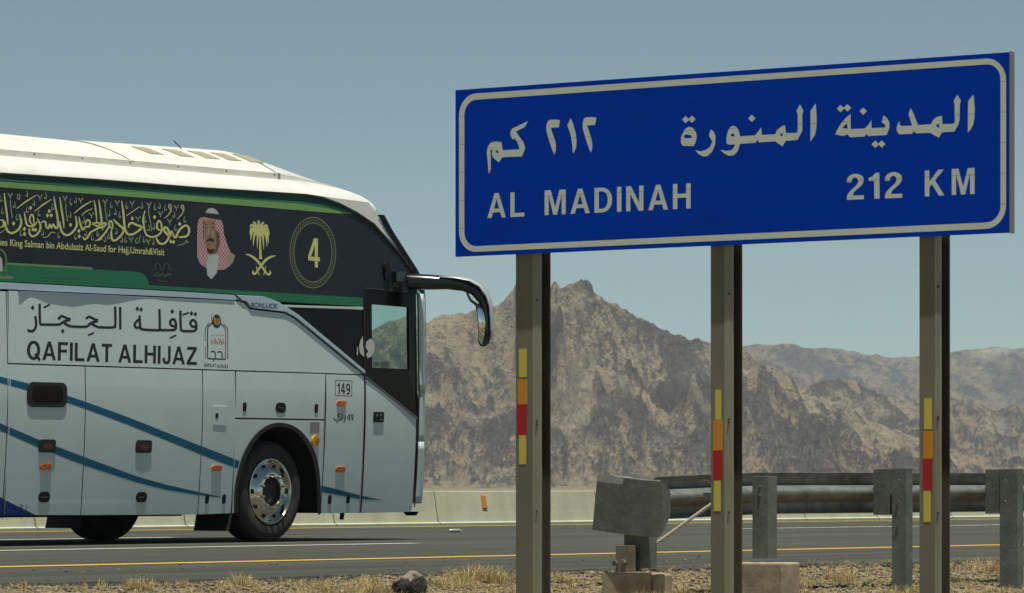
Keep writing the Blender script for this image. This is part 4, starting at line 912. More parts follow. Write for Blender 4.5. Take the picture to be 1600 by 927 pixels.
# fleet number
dn = dec(.003).text('149', (527,615.4), (547,616.6), (527,598.2), .045)
for p, q in (((524.4,594),(549.7,595.2)), ((549.7,595.2),(549.4,619)), ((549.4,619),(524.2,617.8)), ((524.2,617.8),(524.4,594))): dn.stroke([p, q], .8, sub=1)
q4 = lambda pts: crop(350,440,3.566,pts)
dn.build('fleet_number', INK, bus); dn = dec(.003); dn.text('49', q4([(687,772)])[0], q4([(722,773)])[0], q4([(687,738)])[0], .03)
for pts in ([(674,748),(677,765),(670,780),(664,781)], [(657,736),(658,772)], [(648,736),(632,748),(646,760),(648,771),(616,771),(614,758)]): dn.stroke(q4(pts), 1.5, sub=3)
dn.diamond(q4([(629,784)])[0], 1.2, 1.5); dn.build('passenger_count', INK, bus)
# door glass stickers
d0 = Decal(un, lambda z: tuck(z)-.004, .004)
d0.poly(q4([(770,302),(756,330),(748,365),(755,400),(776,422),(778,395),(772,360)])); d0.poly(q4([(812,318),(830,330),(836,360),(832,395),(815,420),(796,428),(788,405),(800,390),(785,365),(790,335)])); d0.poly(q4([(738,360),(744,375),(742,415),(736,405)])); d0.build('white_door_sticker', mat('sticker_white', (.5,.5,.48), .5), bus)
dv = Decal(un, lambda z: tuck(z)+.010, .0); dv.poly(q4([(928,368),(1026,372),(1028,483),(926,480)])); fs_ = glassmat('frosted_film', (1,1,1), (.78,.86,.84), .6); dv.build('window_film', fs_, dr)
dv = Decal(un, lambda z: tuck(z)+.007, .0)
for k in range(8): x = 932+k*12; dv.stroke(q4([(x, 405+5*(k % 2)), (x+3, 428), (x+9, 410)]), 1.1, sub=1)
dv.stroke(q4([(930,385),(1018,388)]), .9, sub=1); dv.build('film_lettering', mat('film_grey_print', (.10,.14,.15), .5), dr)
dv = Decal(un, lambda z: tuck(z)+.008, .0)
dv.poly(q4([(836,448),(868,446),(872,472),(838,474)])); dv.poly(q4([(875,445),(922,446),(924,480),(876,480)])); dv.build('permit_sticker', mat('permit_grey', (.10,.11,.10), .6), dr)
# dashboard and seat seen only from nearer viewpoints
MB().box(AF-.25, AF+.15, .25, W_-.25, 1.40, 1.72).build('dashboard', DKINT, bus, bevel=.04)
mb = MB(); mb.box(AD+.1, AD+.5, 1.5, 2.0, 1.45, 1.6); mb.box(AD+.05, AD+.17, 1.5, 2.0, 1.5, 2.25); mb.build('driver_seat', mat('seat_cloth', (.05,.06,.09), .9), bus, bevel=.04)

# --- mirror arm: reaches forward and outward from the front corner, across the view
MIR = Frame(BUS.o + D*(un(640,430)[0]) + NL*.05, Vector((1,0,0)), Vector((0,1,0)))
def mun(px, py, off=0):
    a, z = MIR.un(px, py, off); wpt = MIR.o + MIR.ex*a + MIR.ny*off; wpt.z = z; v = wpt-BUS.o
    return Vector((v.dot(D), v.dot(NL), z))
arm = MB(); cl = [(616,438),(640,440),(670,441),(700,442),(725,446),(742,454),(753,468),(758,480),(760.5,500),(761,520),(758,532)]
rad = [(9,.05),(12.5,.07),(12,.08),(10.5,.08),(9.5,.07),(9,.06),(8,.055),(6.5,.05),(5.5,.05),(5.5,.05),(4,.04)]
rows = []
for i, (p, (hw, dp)) in enumerate(zip(cl, rad)):
    a_, b_ = cl[max(i-1, 0)], cl[min(i+1, len(cl)-1)]; t = Vector((b_[0]-a_[0], b_[1]-a_[1])).normalized(); nn = Vector((-t.y, t.x)); row = []
    for k in range(14):
        q = 2*math.pi*k/14; e = math.cos(q)*hw; row.append(mun(p[0]+nn.x*e, p[1]+nn.y*e, math.sin(q)*dp))
    rows.append(row)
arm.grid(rows, closed=True); arm.f += [tuple(range(14))[::-1], tuple(range(14*(len(cl)-1), 14*len(cl)))]; arm.m += [0, 0]
mo = arm.build('mirror_arm', mat('mirror_black', (.012,.012,.013), .22, coat=.5), bus, smooth=True)
arm2 = MB(); rows = []
tp = [(686,432.5),(712,433.5),(735,437.5),(750,446),(760,458),(766,474),(768.5,495),(768.5,515),(767,530)]
for i, p in enumerate(tp):
    w = [.5,1.6,2.4,2.6,2.6,2.4,2.2,1.8,.6][i]; a_, b_ = tp[max(i-1,0)], tp[min(i+1,len(tp)-1)]; t = Vector((b_[0]-a_[0], b_[1]-a_[1])).normalized(); nn = Vector((-t.y, t.x))
    rows.append([mun(p[0]-nn.x*w*1.2, p[1]-nn.y*w*1.2, 0.02), mun(p[0]-nn.x*w*.3, p[1]-nn.y*w*.3, -.045), mun(p[0]+nn.x*w, p[1]+nn.y*w, -.073)])
arm2.grid(rows).build('mirror_arm_cover', mat('mirror_cover_white', (.42,.44,.45), .3, coat=.4), mo, smooth=True, solid=.006)
def mslab(name, pts, y0, y1, m, parent, bevel=.0):
    mb = MB(); n_ = len(pts); vs_ = [mun(*p, y0) for p in pts]+[mun(*p, y1) for p in pts]
    mb.add(vs_, [tuple(range(n_)), tuple(range(n_, 2*n_))[::-1]]+[(i, i+n_, (i+1) % n_+n_, (i+1) % n_) for i in range(n_)]); return mb.build(name, m, parent, bevel=bevel)
mh = mslab('mirror_housing', [(728,459),(738,454),(752,462),(762,478),(767,500),(768,525),(764,537),(757,542),(750,541),(747,533),(747,505),(743,478),(734,471)], .0, .05, MATS['mirror_black'], mo, .006)
MIRR = mat('mirror_glass', (.85,.87,.85), .03, metal=1.0)
rows = []
for j in range(17):
    t = j/16; py = 538.5-(538.5-480.5)*t; xl = np.interp(py, [480.5,483,505,530,538.5], [747.5,745.5,748,748,751.5]); xr = np.interp(py, [480.5,487,505,525,538.5], [750.5,757,759,758,752.5])
    rows.append([tuple(mun(xl+(xr-xl)*i/4, py, -.012-.030*(1-(1.5*t-.95)**2)-.004*(1-(i/2-1)**2))) for i in range(5)])
MB().grid(rows).build('mirror_glass', MIRR, mh, smooth=True)
mslab('mirror_glass', [(732,459.5),(738,457.5),(748,464),(752,474),(747,475),(737,468)], -.016, -.004, MIRR, mh)
MB().box(un(612,430)[0], un(626,430)[0], -.05, .02, un(620,442)[1], un(620,424)[1]).build('mirror_bracket', MATS['mirror_black'], mo, bevel=.01)
for c in ((602,417),(603,431)): fit('bracket_bolt', c, 9, 13, TRIM, -.03, 0, .4)
side_panel('bracket_plate', [(613,423),(622,423.5),(622,449),(613,448)], mat('bracket_brown', (.09,.065,.04), .6), -.01, 0, 0, bevel=.003)

# ================================================================== ROAD SIGN
sgt = thing('road_sign', SGN, 'large blue road sign reading AL MADINAH 212 KM on three steel posts', 'road sign')
def su(px, py, off=0.0): return SGN.un(px, py, off)
TLc, TRc, BRc, BLc = su(711.6,141), su(1577.2,81.6), su(1577.2,363.6), su(711.6,401.4)
fr6 = [0]+[(y-141)/260.4 for y in (182.5,226.4,270,313.6,357.6)]+[1]
lerp = lambda a, c, t: (a[0]+(c[0]-a[0])*t, a[1]+(c[1]-a[1])*t)
for i in range(6):
    g0 = .0 if i == 0 else .0002; g1 = 0 if i == 5 else .0002
    a = lerp(TLc, BLc, fr6[i]+g0); b_ = lerp(TRc, BRc, fr6[i]+g0); c = lerp(TRc, BRc, fr6[i+1]-g1); d_ = lerp(TLc, BLc, fr6[i+1]-g1)
    o = MB().prism([a, d_, c, b_], 0, .012).build('board', SBLUE, sgt); 
# backing sheet and frame
MB().prism([TLc, BLc, BRc, TRc], .0125, .018).build('backing', mat('sign_joint_blue', (.0004,.04,.44), .7, spec=.02), sgt)
MB().prism([(TRc[0]+.001, TRc[1]+.004), (BRc[0]+.001, BRc[1]-.004), (BRc[0]+.006, BRc[1]-.004), (TRc[0]+.006, TRc[1]+.004)], -.002, .045).build('edge_strip', SEDGE, sgt)
for t in (.12, .5, .88):
    a, c = lerp(TLc, BLc, t), lerp(TRc, BRc, t); MB().prism([(a[0]+.05, a[1]-.02), (c[0]-.03, c[1]-.02), (c[0]-.03, c[1]+.02), (a[0]+.05, a[1]+.02)], .019, .044).build('rear_rail', GALVD, sgt)
# lettering material with joints
slope = (TRc[1]-TLc[1])/(TRc[0]-TLc[0]); sp = (TLc[1]-BLc[1])/260.4*43.8; z_0 = TLc[1]-(TLc[1]-BLc[1])*(41.5/260.4)
n = SWHITE.node_tree; b = n.nodes['Principled BSDF']; b.inputs['Roughness'].default_value = .5
tc = n.nodes.new('ShaderNodeTexCoord'); sx_ = n.nodes.new('ShaderNodeSeparateXYZ'); n.links.new(tc.outputs['Object'], sx_.inputs[0])
def nm(op, a, c):
    x = n.nodes.new('ShaderNodeMath'); x.operation = op
    for k, v in ((0, a), (1, c)):
        if isinstance(v, (int, float)): x.inputs[k].default_value = v
        else: n.links.new(v, x.inputs[k])
    return x.outputs[0]
v = nm('SUBTRACT', nm('SUBTRACT', sx_.outputs[2], nm('MULTIPLY', sx_.outputs[0], slope*.985)), z_0)
v = nm('ABSOLUTE', nm('SUBTRACT', nm('FRACT', nm('ADD', nm('DIVIDE', v, sp), 100.5), 0), .5), 0)
ln = nm('MULTIPLY', nm('LESS_THAN', v, .017), .55)
no = n.nodes.new('ShaderNodeTexNoise'); no.inputs['Scale'].default_value = 6; n.links.new(tc.outputs['Object'], no.inputs['Vector'])
m1 = n.nodes.new('ShaderNodeMix'); m1.data_type = 'RGBA'; m1.inputs[6].default_value = (.60,.64,.53,1); m1.inputs[7].default_value = (.70,.75,.66,1); n.links.new(no.outputs[0], m1.inputs[0])
m2 = n.nodes.new('ShaderNodeMix'); m2.data_type = 'RGBA'; n.links.new(ln, m2.inputs[0]); n.links.new(m1.outputs[2], m2.inputs[6]); m2.inputs[7].default_value = (.3,.32,.33,1); n.links.new(m2.outputs[2], b.inputs['Base Color'])
sdc = lambda base=.0004: Decal(su, lambda z: 0.0, base)
# border with rounded corners
def rborder(x0l, x0r, ytl, ytr, ybl, ybr, rl):
    # outline in pixels: left x, right x, y of top at left/right, bottom at left/right
    c = [(x0l, ytl), (x0r, ytr), (x0r, ybr), (x0l, ybl)]; A = [Vector(su(*p)) for p in c]; ex_ = (A[1]-A[0]).normalized(); ez = (A[0]-A[3]).normalized(); o_ = []
    for k, (cn, dx, dz) in enumerate(((A[1],-1,-1),(A[0],1,-1),(A[3],1,1),(A[2],-1,1))):
        cc = cn+ex_*dx*rl+ez*dz*rl
        for i in range(9):
            q = math.pi/2*(k+i/8); o_.append(cc+ex_*rl*math.cos(q)+ez*rl*math.sin(q))
    return o_
ob = rborder(717.2, 1572.0, 148.0, 89.5, 394.8, 356.6, .125); ib = rborder(725.6, 1563.4, 157.3, 99.3, 385.6, 346.8, .088)
mb = MB(); N = len(ob); mb.add([(p.x, -.0005, p.y) for p in ob]+[(p.x, -.0005, p.y) for p in ib], [(i, (i+1) % N, N+(i+1) % N, N+i) for i in range(N)]); mb.build('border', SWHITE, sgt)
def spoly(name, defs, off, sc, dots=(), dr_=0):
    d_ = sdc()
    for df in defs:
        pts, holes = (df if isinstance(df, tuple) else (df, [])); d_.poly(crop(*off, sc, pts), [crop(*off, sc, h) for h in holes])
    for c in dots: cc = crop(*off, sc, [c])[0]; d_.diamond(cc, dr_/sc, dr_*1.0/sc)
    return d_.build(name, SWHITE, sgt)
spoly('arabic_lettering', [
 [(1480,112),(1492,250),(1488,350),(1478,410),(1455,455),(1422,497),(1425,180)],
 [(1317,115),(1355,180),(1342,210),(1340,370),(1325,420),(1290,485),(1165,492),(1168,410),(1275,408),(1292,390),(1290,210),(1280,180)],
 ([(1165,330),(1168,410),(1165,492),(1135,545),(1090,525),(1048,498),(1055,410),(1075,370),(1110,340),(1150,328)], [[(1100,425),(1132,405),(1140,455)]]),
 [(1055,412),(1048,498),(905,503),(885,478),(865,508),(735,512),(712,480),(712,430),(738,378),(742,415),(760,430),(865,425),(830,310),(852,248),(885,320),(925,420)],
 ([(580,322),(615,350),(640,400),(638,450),(610,520),(430,530),(408,510),(390,535),(260,542),(235,535),(220,510),(180,530),(98,515),(110,480),(150,410),(200,350),(250,308),(252,460),(390,455),(425,420),(458,370),(460,450),(590,445),(598,420),(560,390)], [[(165,450),(215,400),(222,455)]])],
 (1290,130), 6.4, [(150,255),(218,247),(377,282),(497,612),(562,610)], 38)
spoly('arabic_lettering', [
 [(1438,75),(1447,210),(1445,320),(1430,390),(1385,458),(1385,150)],
 [(1280,85),(1315,150),(1303,180),(1303,350),(1255,440),(1138,450),(1140,372),(1245,370),(1258,350),(1258,180),(1245,150)],
 ([(1110,298),(1130,292),(1140,372),(1138,450),(1105,505),(1060,475),(1028,450),(1030,390),(1050,340)], [[(1075,390),(1105,370),(1108,410)]]),
 [(1030,385),(1028,455),(870,465),(855,440),(835,470),(670,480),(680,405),(830,395),(860,360),(893,315),(900,390)],
 ([(615,298),(645,310),(670,350),(682,410),(680,480),(660,550),(620,595),(570,600),(520,575),(485,540),(540,550),(590,545),(620,520),(630,485),(560,488),(545,470),(545,420),(560,350),(585,310)], [[(585,400),(600,372),(622,385),(628,408)]]),
 [(388,332),(420,360),(437,410),(430,490),(400,560),(350,605),(310,605),(270,585),(233,545),(290,555),(340,540),(380,510),(405,460),(370,395)],
 ([(170,308),(210,320),(240,360),(248,410),(240,450),(220,502),(110,500),(88,470),(92,410),(120,350),(145,318)], [[(118,400),(140,385),(185,392),(205,420),(130,424)]])],
 (1050,150), 6.4, [(137,238),(200,233),(798,225)], 37)
spoly('arabic_distance', [
 ([(270,415),(272,450),(285,520),(280,605),(237,672),(195,640),(155,600),(148,560),(158,515),(130,518),(135,600),(135,750),(115,815),(105,780),(95,640),(85,540),(100,470),(140,420),(200,408)], [[(192,540),(222,510),(232,565)]]),
 [(285,520),(495,508),(480,450),(455,395),(430,370),(415,390),(385,345),(378,300),(400,250),(602,155),(560,230),(450,285),(500,360),(545,420),(567,495),(525,598),(275,607)]],
 (750,170), 8)
spoly('arabic_distance', [
 [(1000,145),(985,235),(885,238),(900,290),(930,370),(950,450),(948,520),(932,578),(905,520),(865,400),(830,280),(830,210),(850,155),(880,138),(960,137)],
 [(1135,118),(1165,190),(1195,300),(1207,400),(1205,480),(1170,557),(1160,540),(1150,420),(1130,310),(1092,210)],
 [(1455,112),(1438,203),(1338,210),(1360,270),(1390,370),(1405,440),(1402,510),(1388,550),(1360,490),(1320,370),(1285,250),(1283,180),(1300,125),(1330,107),(1400,105)]],
 (750,170), 8)
for body, bl, br, tl, spc, nm_ in (('AL', (761.6,341), (819.3,338.5), (761.6,302.6), 1.5, 'place_name'), ('MADINAH', (851,336.4), (1079.2,325.9), (851,297.8), 1.5, 'place_name'), ('212', (1323,312.6), (1409.8,309.2), (1322.6,272.3), 1.0, 'distance'), ('KM', (1445,307.2), (1522.8,303.2), (1445,266.6), 2.2, 'distance')):
    sdc().text(body, bl, br, tl, .022, spc).build(nm_, SWHITE, sgt)
# posts: H sections
for xl, xm, xr_ in ((806.5, 833, 845.5), (1111, 1132.5, 1145.5), (1437, 1461, 1470.5)):
    a0 = su(xl, 600, .05)[0]; am = su(xm, 600, .05)[0]; a1 = su(xr_, 600, .05)[0]; top = BLc[1]+slope*(a0-BLc[0])+.75
    zb = -.45
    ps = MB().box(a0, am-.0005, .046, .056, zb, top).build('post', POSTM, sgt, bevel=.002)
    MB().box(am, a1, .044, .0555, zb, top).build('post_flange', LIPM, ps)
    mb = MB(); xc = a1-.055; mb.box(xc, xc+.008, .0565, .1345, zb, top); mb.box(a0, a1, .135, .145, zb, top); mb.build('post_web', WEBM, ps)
    for zz_ in (top-.9-.12, top-1.75, .95, .42):
        MB().lathe_y([(0,-.006),(.006,-.006),(.0075,-.002),(.0075,.0)], 6, ((am+a1)/2+.004, .0438, zz_)).build('post_bolt', WEBM, ps)
tapes = [((811,823,545,590,TY),(809,824,592,632,TO),(808,823,632,680,TR),(811,822,680,726,TY)),
         ((1117.5,1127,609,656,TY),(1114.5,1129.5,656,704,TO),(1114,1129,704,751,TR),(1115.5,1126,751,799,TY)),
         ((1444,1456,622,671,TY),(1443,1458,673,717,TO),(1441.5,1456.5,717,767,TR),(1443,1454,767,816,TY))]
for tp_ in tapes:
    for x0, x1, y0, y1, m in tp_:
        a0, z0 = su(x0, y1, .045); a1, z1 = su(x1, y0, .045); MB().box(a0, a1, .0442, .0455, z0+.001, z1-.001).build('reflective_tape', m, sgt)

# ================================================================== GUARD RAIL
GL = 16.6
gr = thing('guard_rail', world(0, GL), 'galvanised steel crash barrier with posts and a curved end plate beside the road', 'guard rail', ROADF)
def gs(px, L=GL): return roadpt(px, L)
zr0, zr1 = .375, .655
wp = [(0,.045),(.03,.075),(.075,.078),(.105,.03),(.125,.0),(.155,.0),(.175,.03),(.205,.078),(.25,.075),(.28,.045)]
wp = cat(wp, 3)
def sec_w(s, dz=0): return [(s, y, zr0+z+dz) for z, y in wp]
bs = [gs(1035), gs(1130), gs(1330), gs(1544), 31.0, 35., 39., 43., 47., 51., 55., 59., 63., 67., 71., 75., 79.]
for i in range(len(bs)-1):
    n_ = 6; rows = []
    for j in range(n_+1):
        s = bs[i]+(bs[i+1]+.12-bs[i])*j/n_; dz = -.035*max(0, (gs(1200)-s)/1.5); rows.append([(p[0], p[1]+.004*(i % 2), p[2]+dz) for p in sec_w(s)])
    MB().grid(rows).build('rail_beam', GALV, gr, solid=.004)
def cpost(s, y0, y1, z0, z1, depth=.085, name='rail_post'):
    mb = MB(); t = .008; mb.box(s, s+t, y0, y1, z0, z1); mb.box(s+t, s+depth, y0, y0+t, z0, z1); mb.box(s+t, s+depth, y1-t, y1, z0, z1); return mb.build(name, GALVD, gr, bevel=.002)
def ypx(px, s): u = (px-800)/F; return (u*(-CT)+ST)*(s/(u*ST+CT)) - GL
sp1 = gs(1200, 16.35); cpost(sp1, ypx(1200, sp1), ypx(1175.5, sp1), .08, .627, .11)
for px in (1416, 1590):
    s = gs(px, 16.32); yy = ypx(px, s); cpost(s, yy, ypx(px-22.5 if px < 1500 else px-28, s), -.32, .685, .085)
    cpost(s+.01, -.135, -.004, .36, .682, .10, 'spacer_block')
for k in range(1, 22):
    s = gs(1590, 16.32)+1.9*k*1.05; cpost(s, -.27, -.16, -.3, .685); cpost(s+.01, -.135, -.004, .36, .682, .10, 'spacer_block')
s0 = sp1-.06; MB().box(s0, s0+.22, ypx(1222, s0), ypx(1148, s0), -.30, .055).build('concrete_footing', CONCB, gr, bevel=.012)
# end post on its footing
se = gs(1012, 16.3); MB().box(se, se+.012, ypx(1000, se), ypx(975, se), .02, .30).build('end_post', GALVD, gr, bevel=.002)
o = cpost(se-.002, ypx(1013, se)+.001, ypx(999, se)-.001, .04, .28, .10, 'end_post')
mb = MB(); mb.box(se-.05, se-.04, ypx(999, se), ypx(969, se), .015, .185); mb.box(se-.04, se+.02, ypx(971, se)-.004, ypx(969, se), .015, .175); mb.build('post_bracket', mat('rusty_steel', (.26,.235,.18), .7, metal=.2, col2=(.17,.13,.09), nscale=12), gr, bevel=.002)
for px, py in ((975.5,880.5), (962,882)):
    u_ = ypx(px, se-.05); mb = MB().lathe_y([(0,-.02),(.016,-.02),(.020,-.012),(.020,0)], 6); bb = mb.build('anchor_bolt', GALV, gr); bb.location = (se-.052, u_, .587-(py-754)/F*28.2); bb.rotation_euler[2] = -math.pi/2
s0 = se-.11; MB().box(s0, s0+.20, ypx(1014, s0), ypx(940, s0), -.32, .012).build('concrete_footing', CONCB, gr, bevel=.01)
MB().box(s0+.03, s0+.20, ypx(1014, s0)-.045, ypx(1014, s0)-.001, -.32, .004).build('concrete_footing', CONCB, gr, bevel=.012)
for k_, (px, nm_y) in enumerate(((1187, .50), (1187, .56), (1405, .60), (1405, .45), (1571, .60), (1571, .45))):
    s_b = sp1 if px == 1187 else gs(px+9, 16.32); y_b = ypx(px, s_b); bb = MB().lathe_y([(0,-.008),(.008,-.008),(.010,-.003),(.010,0)], 6).build('rail_bolt', GALV, gr); bb.location = (s_b-.001, y_b, nm_y); bb.rotation_euler[2] = -math.pi/2
# curved end plate
SP = gs(1000, 16.45)-.28; PF = Frame(world(SP, GL), -NL, D)
top_ = [(934,742),(960,744.5),(1000,750),(1024,751.5),(1036,753),(1048,768)]; bot_ = [(926,828),(960,833.5),(1000,838),(1030,839.5),(1036,833),(1048,805)]
rows = []
NC = 26
for i in range(NC+1):
    t = i/NC; px_t = 934+(1048-934)*t; px_b = 926+(1048-926)*t
    yt_ = np.interp(px_t, [p[0] for p in top_], [p[1] for p in top_]); yb_ = np.interp(px_b, [p[0] for p in bot_], [p[1] for p in bot_])
    col = []
    for j in range(9):
        q = j/8; x, y = px_b+(px_t-px_b)*q, yb_+(yt_-yb_)*q; a, z = PF.un(x, y)
        dep = .03*math.cos(t*math.pi*.9)**2+.9*max(0, t-.89) + (.02*(q-.9)*10 if q > .9 and t < .35 else 0)
        wpt = PF.o+PF.ex*a+Vector((0,1,0))*dep; v_ = wpt-world(0, GL); col.append((v_.dot(D), v_.dot(NL), z))
    rows.append(col)
GALVE = mat('end_plate_steel', (.165,.175,.15), .65, metal=.15, col2=(.10,.108,.092), nscale=9, bump=.002, bscale=30, lo=.3, hi=.7)
MB().grid(rows).build('end_plate', GALVE, gr, solid=.006)
rows2 = [[(p[0]+.10+.02*math.sin(j), p[1]+.01, p[2]) for j, p in enumerate(c)] for c in rows[2:20]]
MB().grid(rows2).build('end_plate_return', GALVD, gr, smooth=True, solid=.006)
mb = MB(); rows3 = [[rows[0][j], tuple(Vector(rows[0][j])*.0+Vector((rows2[0][j][0], rows2[0][j][1], rows2[0][j][2])))] for j in range(9)]; mb.grid(rows3).build('end_plate_fold', GALVD, gr, solid=.004)
# twisted cable
A = Vector((se+.06, ypx(1015, se+.06), .587-(856-754)/F*28.9)); s2 = gs(1120, 16.5); B_ = Vector((s2, ypx(1114, s2), .587-(786-754)/F*30.0)); B2 = A+(B_-A)*1.22
mb = MB(); dd = (B2-A); t1 = dd.normalized(); n1 = t1.orthogonal().normalized(); n2 = t1.cross(n1)
for ph in (0, 2.1, 4.2): mb.tube([A+dd*(i/90)+(n1*math.cos(ph+i*.75)+n2*math.sin(ph+i*.75))*.008 for i in range(91)], .0062, 5)
mb.build('cable', mat('cable_steel', (.30,.28,.23), .6, metal=.2), gr, smooth=True)
mb = MB(); mb.tube([(s2+.12, -.02, .52), (s2+.12, .03, .52)], .03, 8); mb.tube([(s2-.02, -.015, .60), (s2+.10, -.015, .565)], .008, 6); mb.build('cable_anchor', GALVD, gr)

# ================================================================== STONES, GRASS, LITTER
def blob(rx, ry, rz, seed, sub=3, amp=.25, facet=True):
    bm = bmesh.new(); bmesh.ops.create_icosphere(bm, subdivisions=sub, radius=1); r_ = random.Random(seed)
    planes = [(Vector((r_.gauss(0,1), r_.gauss(0,1), r_.gauss(0,1))).normalized(), r_.uniform(.62, .9)) for _ in range(11)]
    for v in bm.verts:
        p = v.co.copy()
        for nrm, dd_ in planes:
            k = p.dot(nrm)
            if k > dd_: p -= nrm*(k-dd_)
        p *= 1+amp*.25*math.sin(p.x*5+seed)*math.sin(p.y*6+1)+r_.uniform(-.012, .012); v.co = Vector((p.x*rx, p.y*ry, p.z*rz))
    return bm
# big dark rock at the road edge: dark broken face, dusty top
rs = roadpt(640, 17.55); bm = blob(.115, .13, .105, 4, 4)
me = bpy.data.meshes.new('rock'); bm.normal_update()
me.materials.append(ROCKM); me.materials.append(ROCKT)
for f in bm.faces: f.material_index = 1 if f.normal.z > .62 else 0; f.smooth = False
bm.to_mesh(me); bm.free(); ro = bpy.data.objects.new('rock', me); link(ro); Lr = 17.05; rs = roadpt(639, Lr); ro.location = world(rs, Lr, gz_at(rs, Lr)+.045); ro.rotation_euler = (0, .1, R(20))
tag(ro, 'dark broken rock with dusty top lying at the asphalt edge', 'rock')
# litter on the road
lt = thing('plastic_bottle', world(roadpt(712, 31.9), 31.9, .0), 'flattened clear plastic bottle lying on the grey asphalt', 'bottle', ROADF+.15); lt.scale = (.85,.7,.6)
MB().tube([(-.16,0,.03),(-.10,0,.035),(.05,0,.035),(.10,0,.033),(.135,0,.02),(.15,0,.016)], [.03,.033,.033,.032,.014,.013], 10).build('bottle_body', mat('clear_plastic', (.38,.42,.42), .3, coat=.3), lt, smooth=True)
MB().tube([(.15,0,.016),(.172,0,.016)], .015, 8).build('cap', mat('cap_white', (.6,.62,.62), .4), lt)
def merge_stones(name, n_, Lr_, sr_, smin, smax, m, seed, edge=False):
    g = np.random.default_rng(seed); bm = bmesh.new(); bmesh.ops.create_icosphere(bm, subdivisions=1, radius=1); bv = np.array([v.co[:] for v in bm.verts]); bf = np.array([[v.index for v in f.verts] for f in bm.faces]); bm.free()
    S = g.uniform(*sr_, n_); Lx = g.uniform(*Lr_, n_)
    if Lr_[1] > 20: zoff = .008
    else: zoff = 0
    if edge: Lx = np.array([edgeL(s) for s in S]) + g.normal(-.07, .075, n_)
    sz = smin*(smax/smin)**(g.random(n_)**2.2); V = np.zeros((n_, len(bv), 3)); zz = zg(Lx)+.022*fbm(S/.9, Lx/.9, 4, 5)+.012*fbm(S/.09, Lx/.09, 3, 8)
    sc = sz[:, None]*g.uniform(.6, 1.25, (n_, 3))*np.array([1, 1, .65]); jit = 1+g.uniform(-.3, .3, (n_, len(bv), 1)); V = bv[None]*sc[:, None, :]*jit
    P0 = np.stack([S*ST-Lx*CT, S*CT+Lx*ST, (zz if not zoff else zz*0+.0)+sz*.25], -1); V += P0[:, None, :]; Fq = (bf[None]+(np.arange(n_)*len(bv))[:, None, None]).reshape(-1, 3)
    me = bpy.data.meshes.new(name); me.from_pydata(V.reshape(-1, 3).tolist(), [], Fq.tolist()); me.materials.append(m); o = bpy.data.objects.new(name, me); link(o); return o
def stone_mat(name, c1, c2):
    return mat(name, c1, .95, col2=c2, nscale=13, detail=4, lo=.4, hi=.6)
G1 = stone_mat('gravel_stone', (.29,.24,.15), (.10,.08,.052))
tag(merge_stones('gravel', 30000, (15.6, 17.8), (17.6, 33.5), .004, .024, G1, 5), 'loose tan gravel and small stones covering the road shoulder', 'gravel', kind='stuff')
tag(merge_stones('asphalt_crumbs', 7500, (17.2, 17.9), (17.6, 33.5), .007, .030, stone_mat('asphalt_crumb', (.035,.032,.027), (.09,.078,.06)), 9, True), 'dark crumbled asphalt along the broken road edge', 'rubble', kind='stuff')  # dark crumbs scattered along the ragged asphalt edge
tag(merge_stones('road_debris', 420, (17.8, 21.0), (17.6, 40.0), .005, .016, stone_mat('road_debris_stone', (.06,.055,.045), (.16,.13,.10)), 31), 'scattered tiny dark stones lying on the asphalt shoulder', 'debris', kind='stuff')
# dry grass
def grass(name, tufts, m, seed):
    g = np.random.default_rng(seed); V, Fc = [], []; k = 0
    for (s, L, n_, hgt, spread) in tufts:
        z0 = gz_at(s, L)
        for _ in range(n_):
            a = g.uniform(0, 2*math.pi); r0 = spread*.35*g.random(); h_ = hgt*g.uniform(.4, 1.15); ln = h_*g.uniform(.15, .9); wd = g.uniform(.0006, .0015)
            bx, by = math.cos(a)*r0, math.sin(a)*r0; dx, dy = math.cos(a), math.sin(a)
            base = world(s, L, z0-.005)+Vector((bx, by, 0)); mid = base+Vector((dx*ln*.35, dy*ln*.35, h_*.6)); tip = base+Vector((dx*ln, dy*ln, h_*g.uniform(.75, 1.0)))
            sd_ = Vector((1, 0, 0))*wd if g.random() < .7 else Vector((-dy, dx, 0))*wd
            V += [base-sd_, base+sd_, mid+sd_*.8, mid-sd_*.8, tip]; Fc += [(k, k+1, k+2, k+3), (k+3, k+2, k+4)]; k += 5
    me = bpy.data.meshes.new(name); me.from_pydata([tuple(v) for v in V], [], Fc); me.materials.append(m); o = bpy.data.objects.new(name, me); link(o); return o
gg = random.Random(3); tufts = []
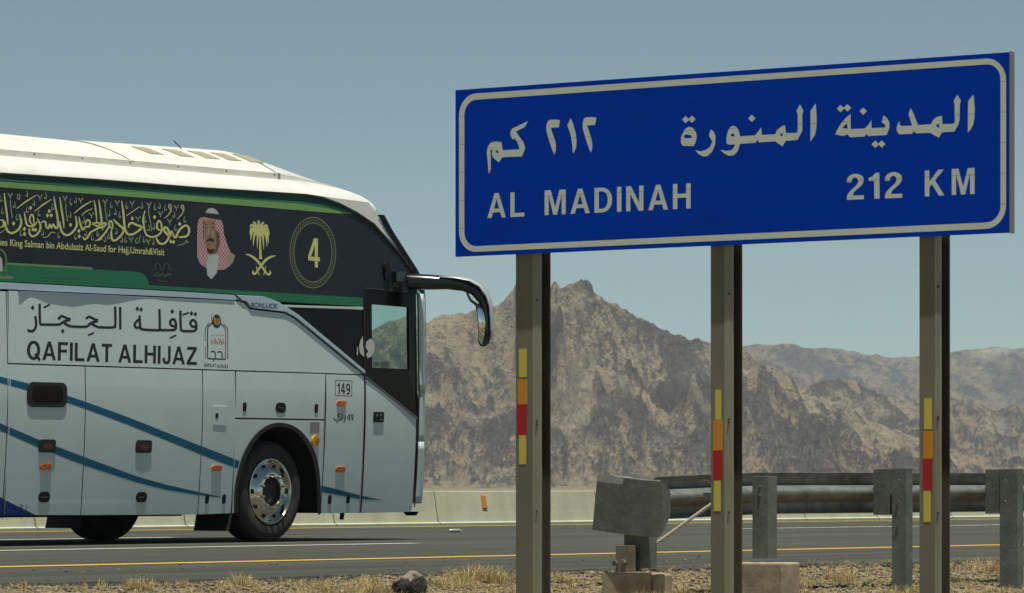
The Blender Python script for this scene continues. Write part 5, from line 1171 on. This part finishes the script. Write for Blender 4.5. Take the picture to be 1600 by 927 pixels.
for _ in range(4400):
    s = gg.uniform(17.6, 33.5); L = gg.uniform(15.9, 17.75)
    if vnoise(np.array([s/.5]), np.array([L/.5]), 77)[0] + .25*gg.random() > .42: tufts.append((s, L, gg.randint(12, 26), gg.uniform(.012, .055)*(1.5 if gg.random() < .12 else 1), gg.uniform(.05, .16)))
for px, L, h_ in ((575,17.3,.13),(560,17.2,.11),(590,17.1,.10),(700,17.3,.11),(715,17.4,.13),(740,17.5,.12),(765,17.4,.15),(775,17.35,.13),(690,17.2,.10),(505,17.2,.10),(880,17.3,.09),(990,16.15,.16),(1005,16.1,.15),(1030,16.1,.17),(975,16.1,.13),(1060,16.6,.09),(1235,16.9,.08),(1300,17.1,.12),(1320,17.1,.10),(1250,16.4,.10),(1540,17.2,.14),(1555,17.1,.13),(1580,17.0,.12),(1530,17.2,.10),(225,17.5,.10),(205,17.6,.08),(370,17.6,.10),(380,17.5,.09),(1395,16.2,.10),(1430,16.2,.09)):
    for _ in range(6): tufts.append((roadpt(px+gg.uniform(-11, 11), L), L+gg.uniform(-.08, .08), 30, h_*gg.uniform(.6, 1.05), .12))
GRASSM = mat('dry_grass', (.58,.46,.22), .8, col2=(.40,.30,.13), nscale=5)
tag(grass('dry_grass', tufts, GRASSM, 4), 'dry straw coloured grass tufts growing on the gravel shoulder', 'grass', kind='stuff')

# ================================================================== air
hz = MB().box(-3000, 3500, -1500, 9000, -6, 420).build('haze', [bpy.data.materials.new('haze_air')], None)
hm = hz.data.materials[0]; hm.use_nodes = True; n = hm.node_tree; n.nodes.remove(n.nodes['Principled BSDF']); vp = n.nodes.new('ShaderNodeVolumePrincipled')
vp.inputs['Color'].default_value = (.80,.90,1.0,1); vp.inputs['Density'].default_value = .00007; vp.inputs['Anisotropy'].default_value = 0.0
n.links.new(vp.outputs[0], [x for x in n.nodes if x.type == 'OUTPUT_MATERIAL'][0].inputs['Volume']); hz['kind'] = 'stuff'; hz['label'] = 'pale heat haze in the air before the mountains'; hz['category'] = 'haze'
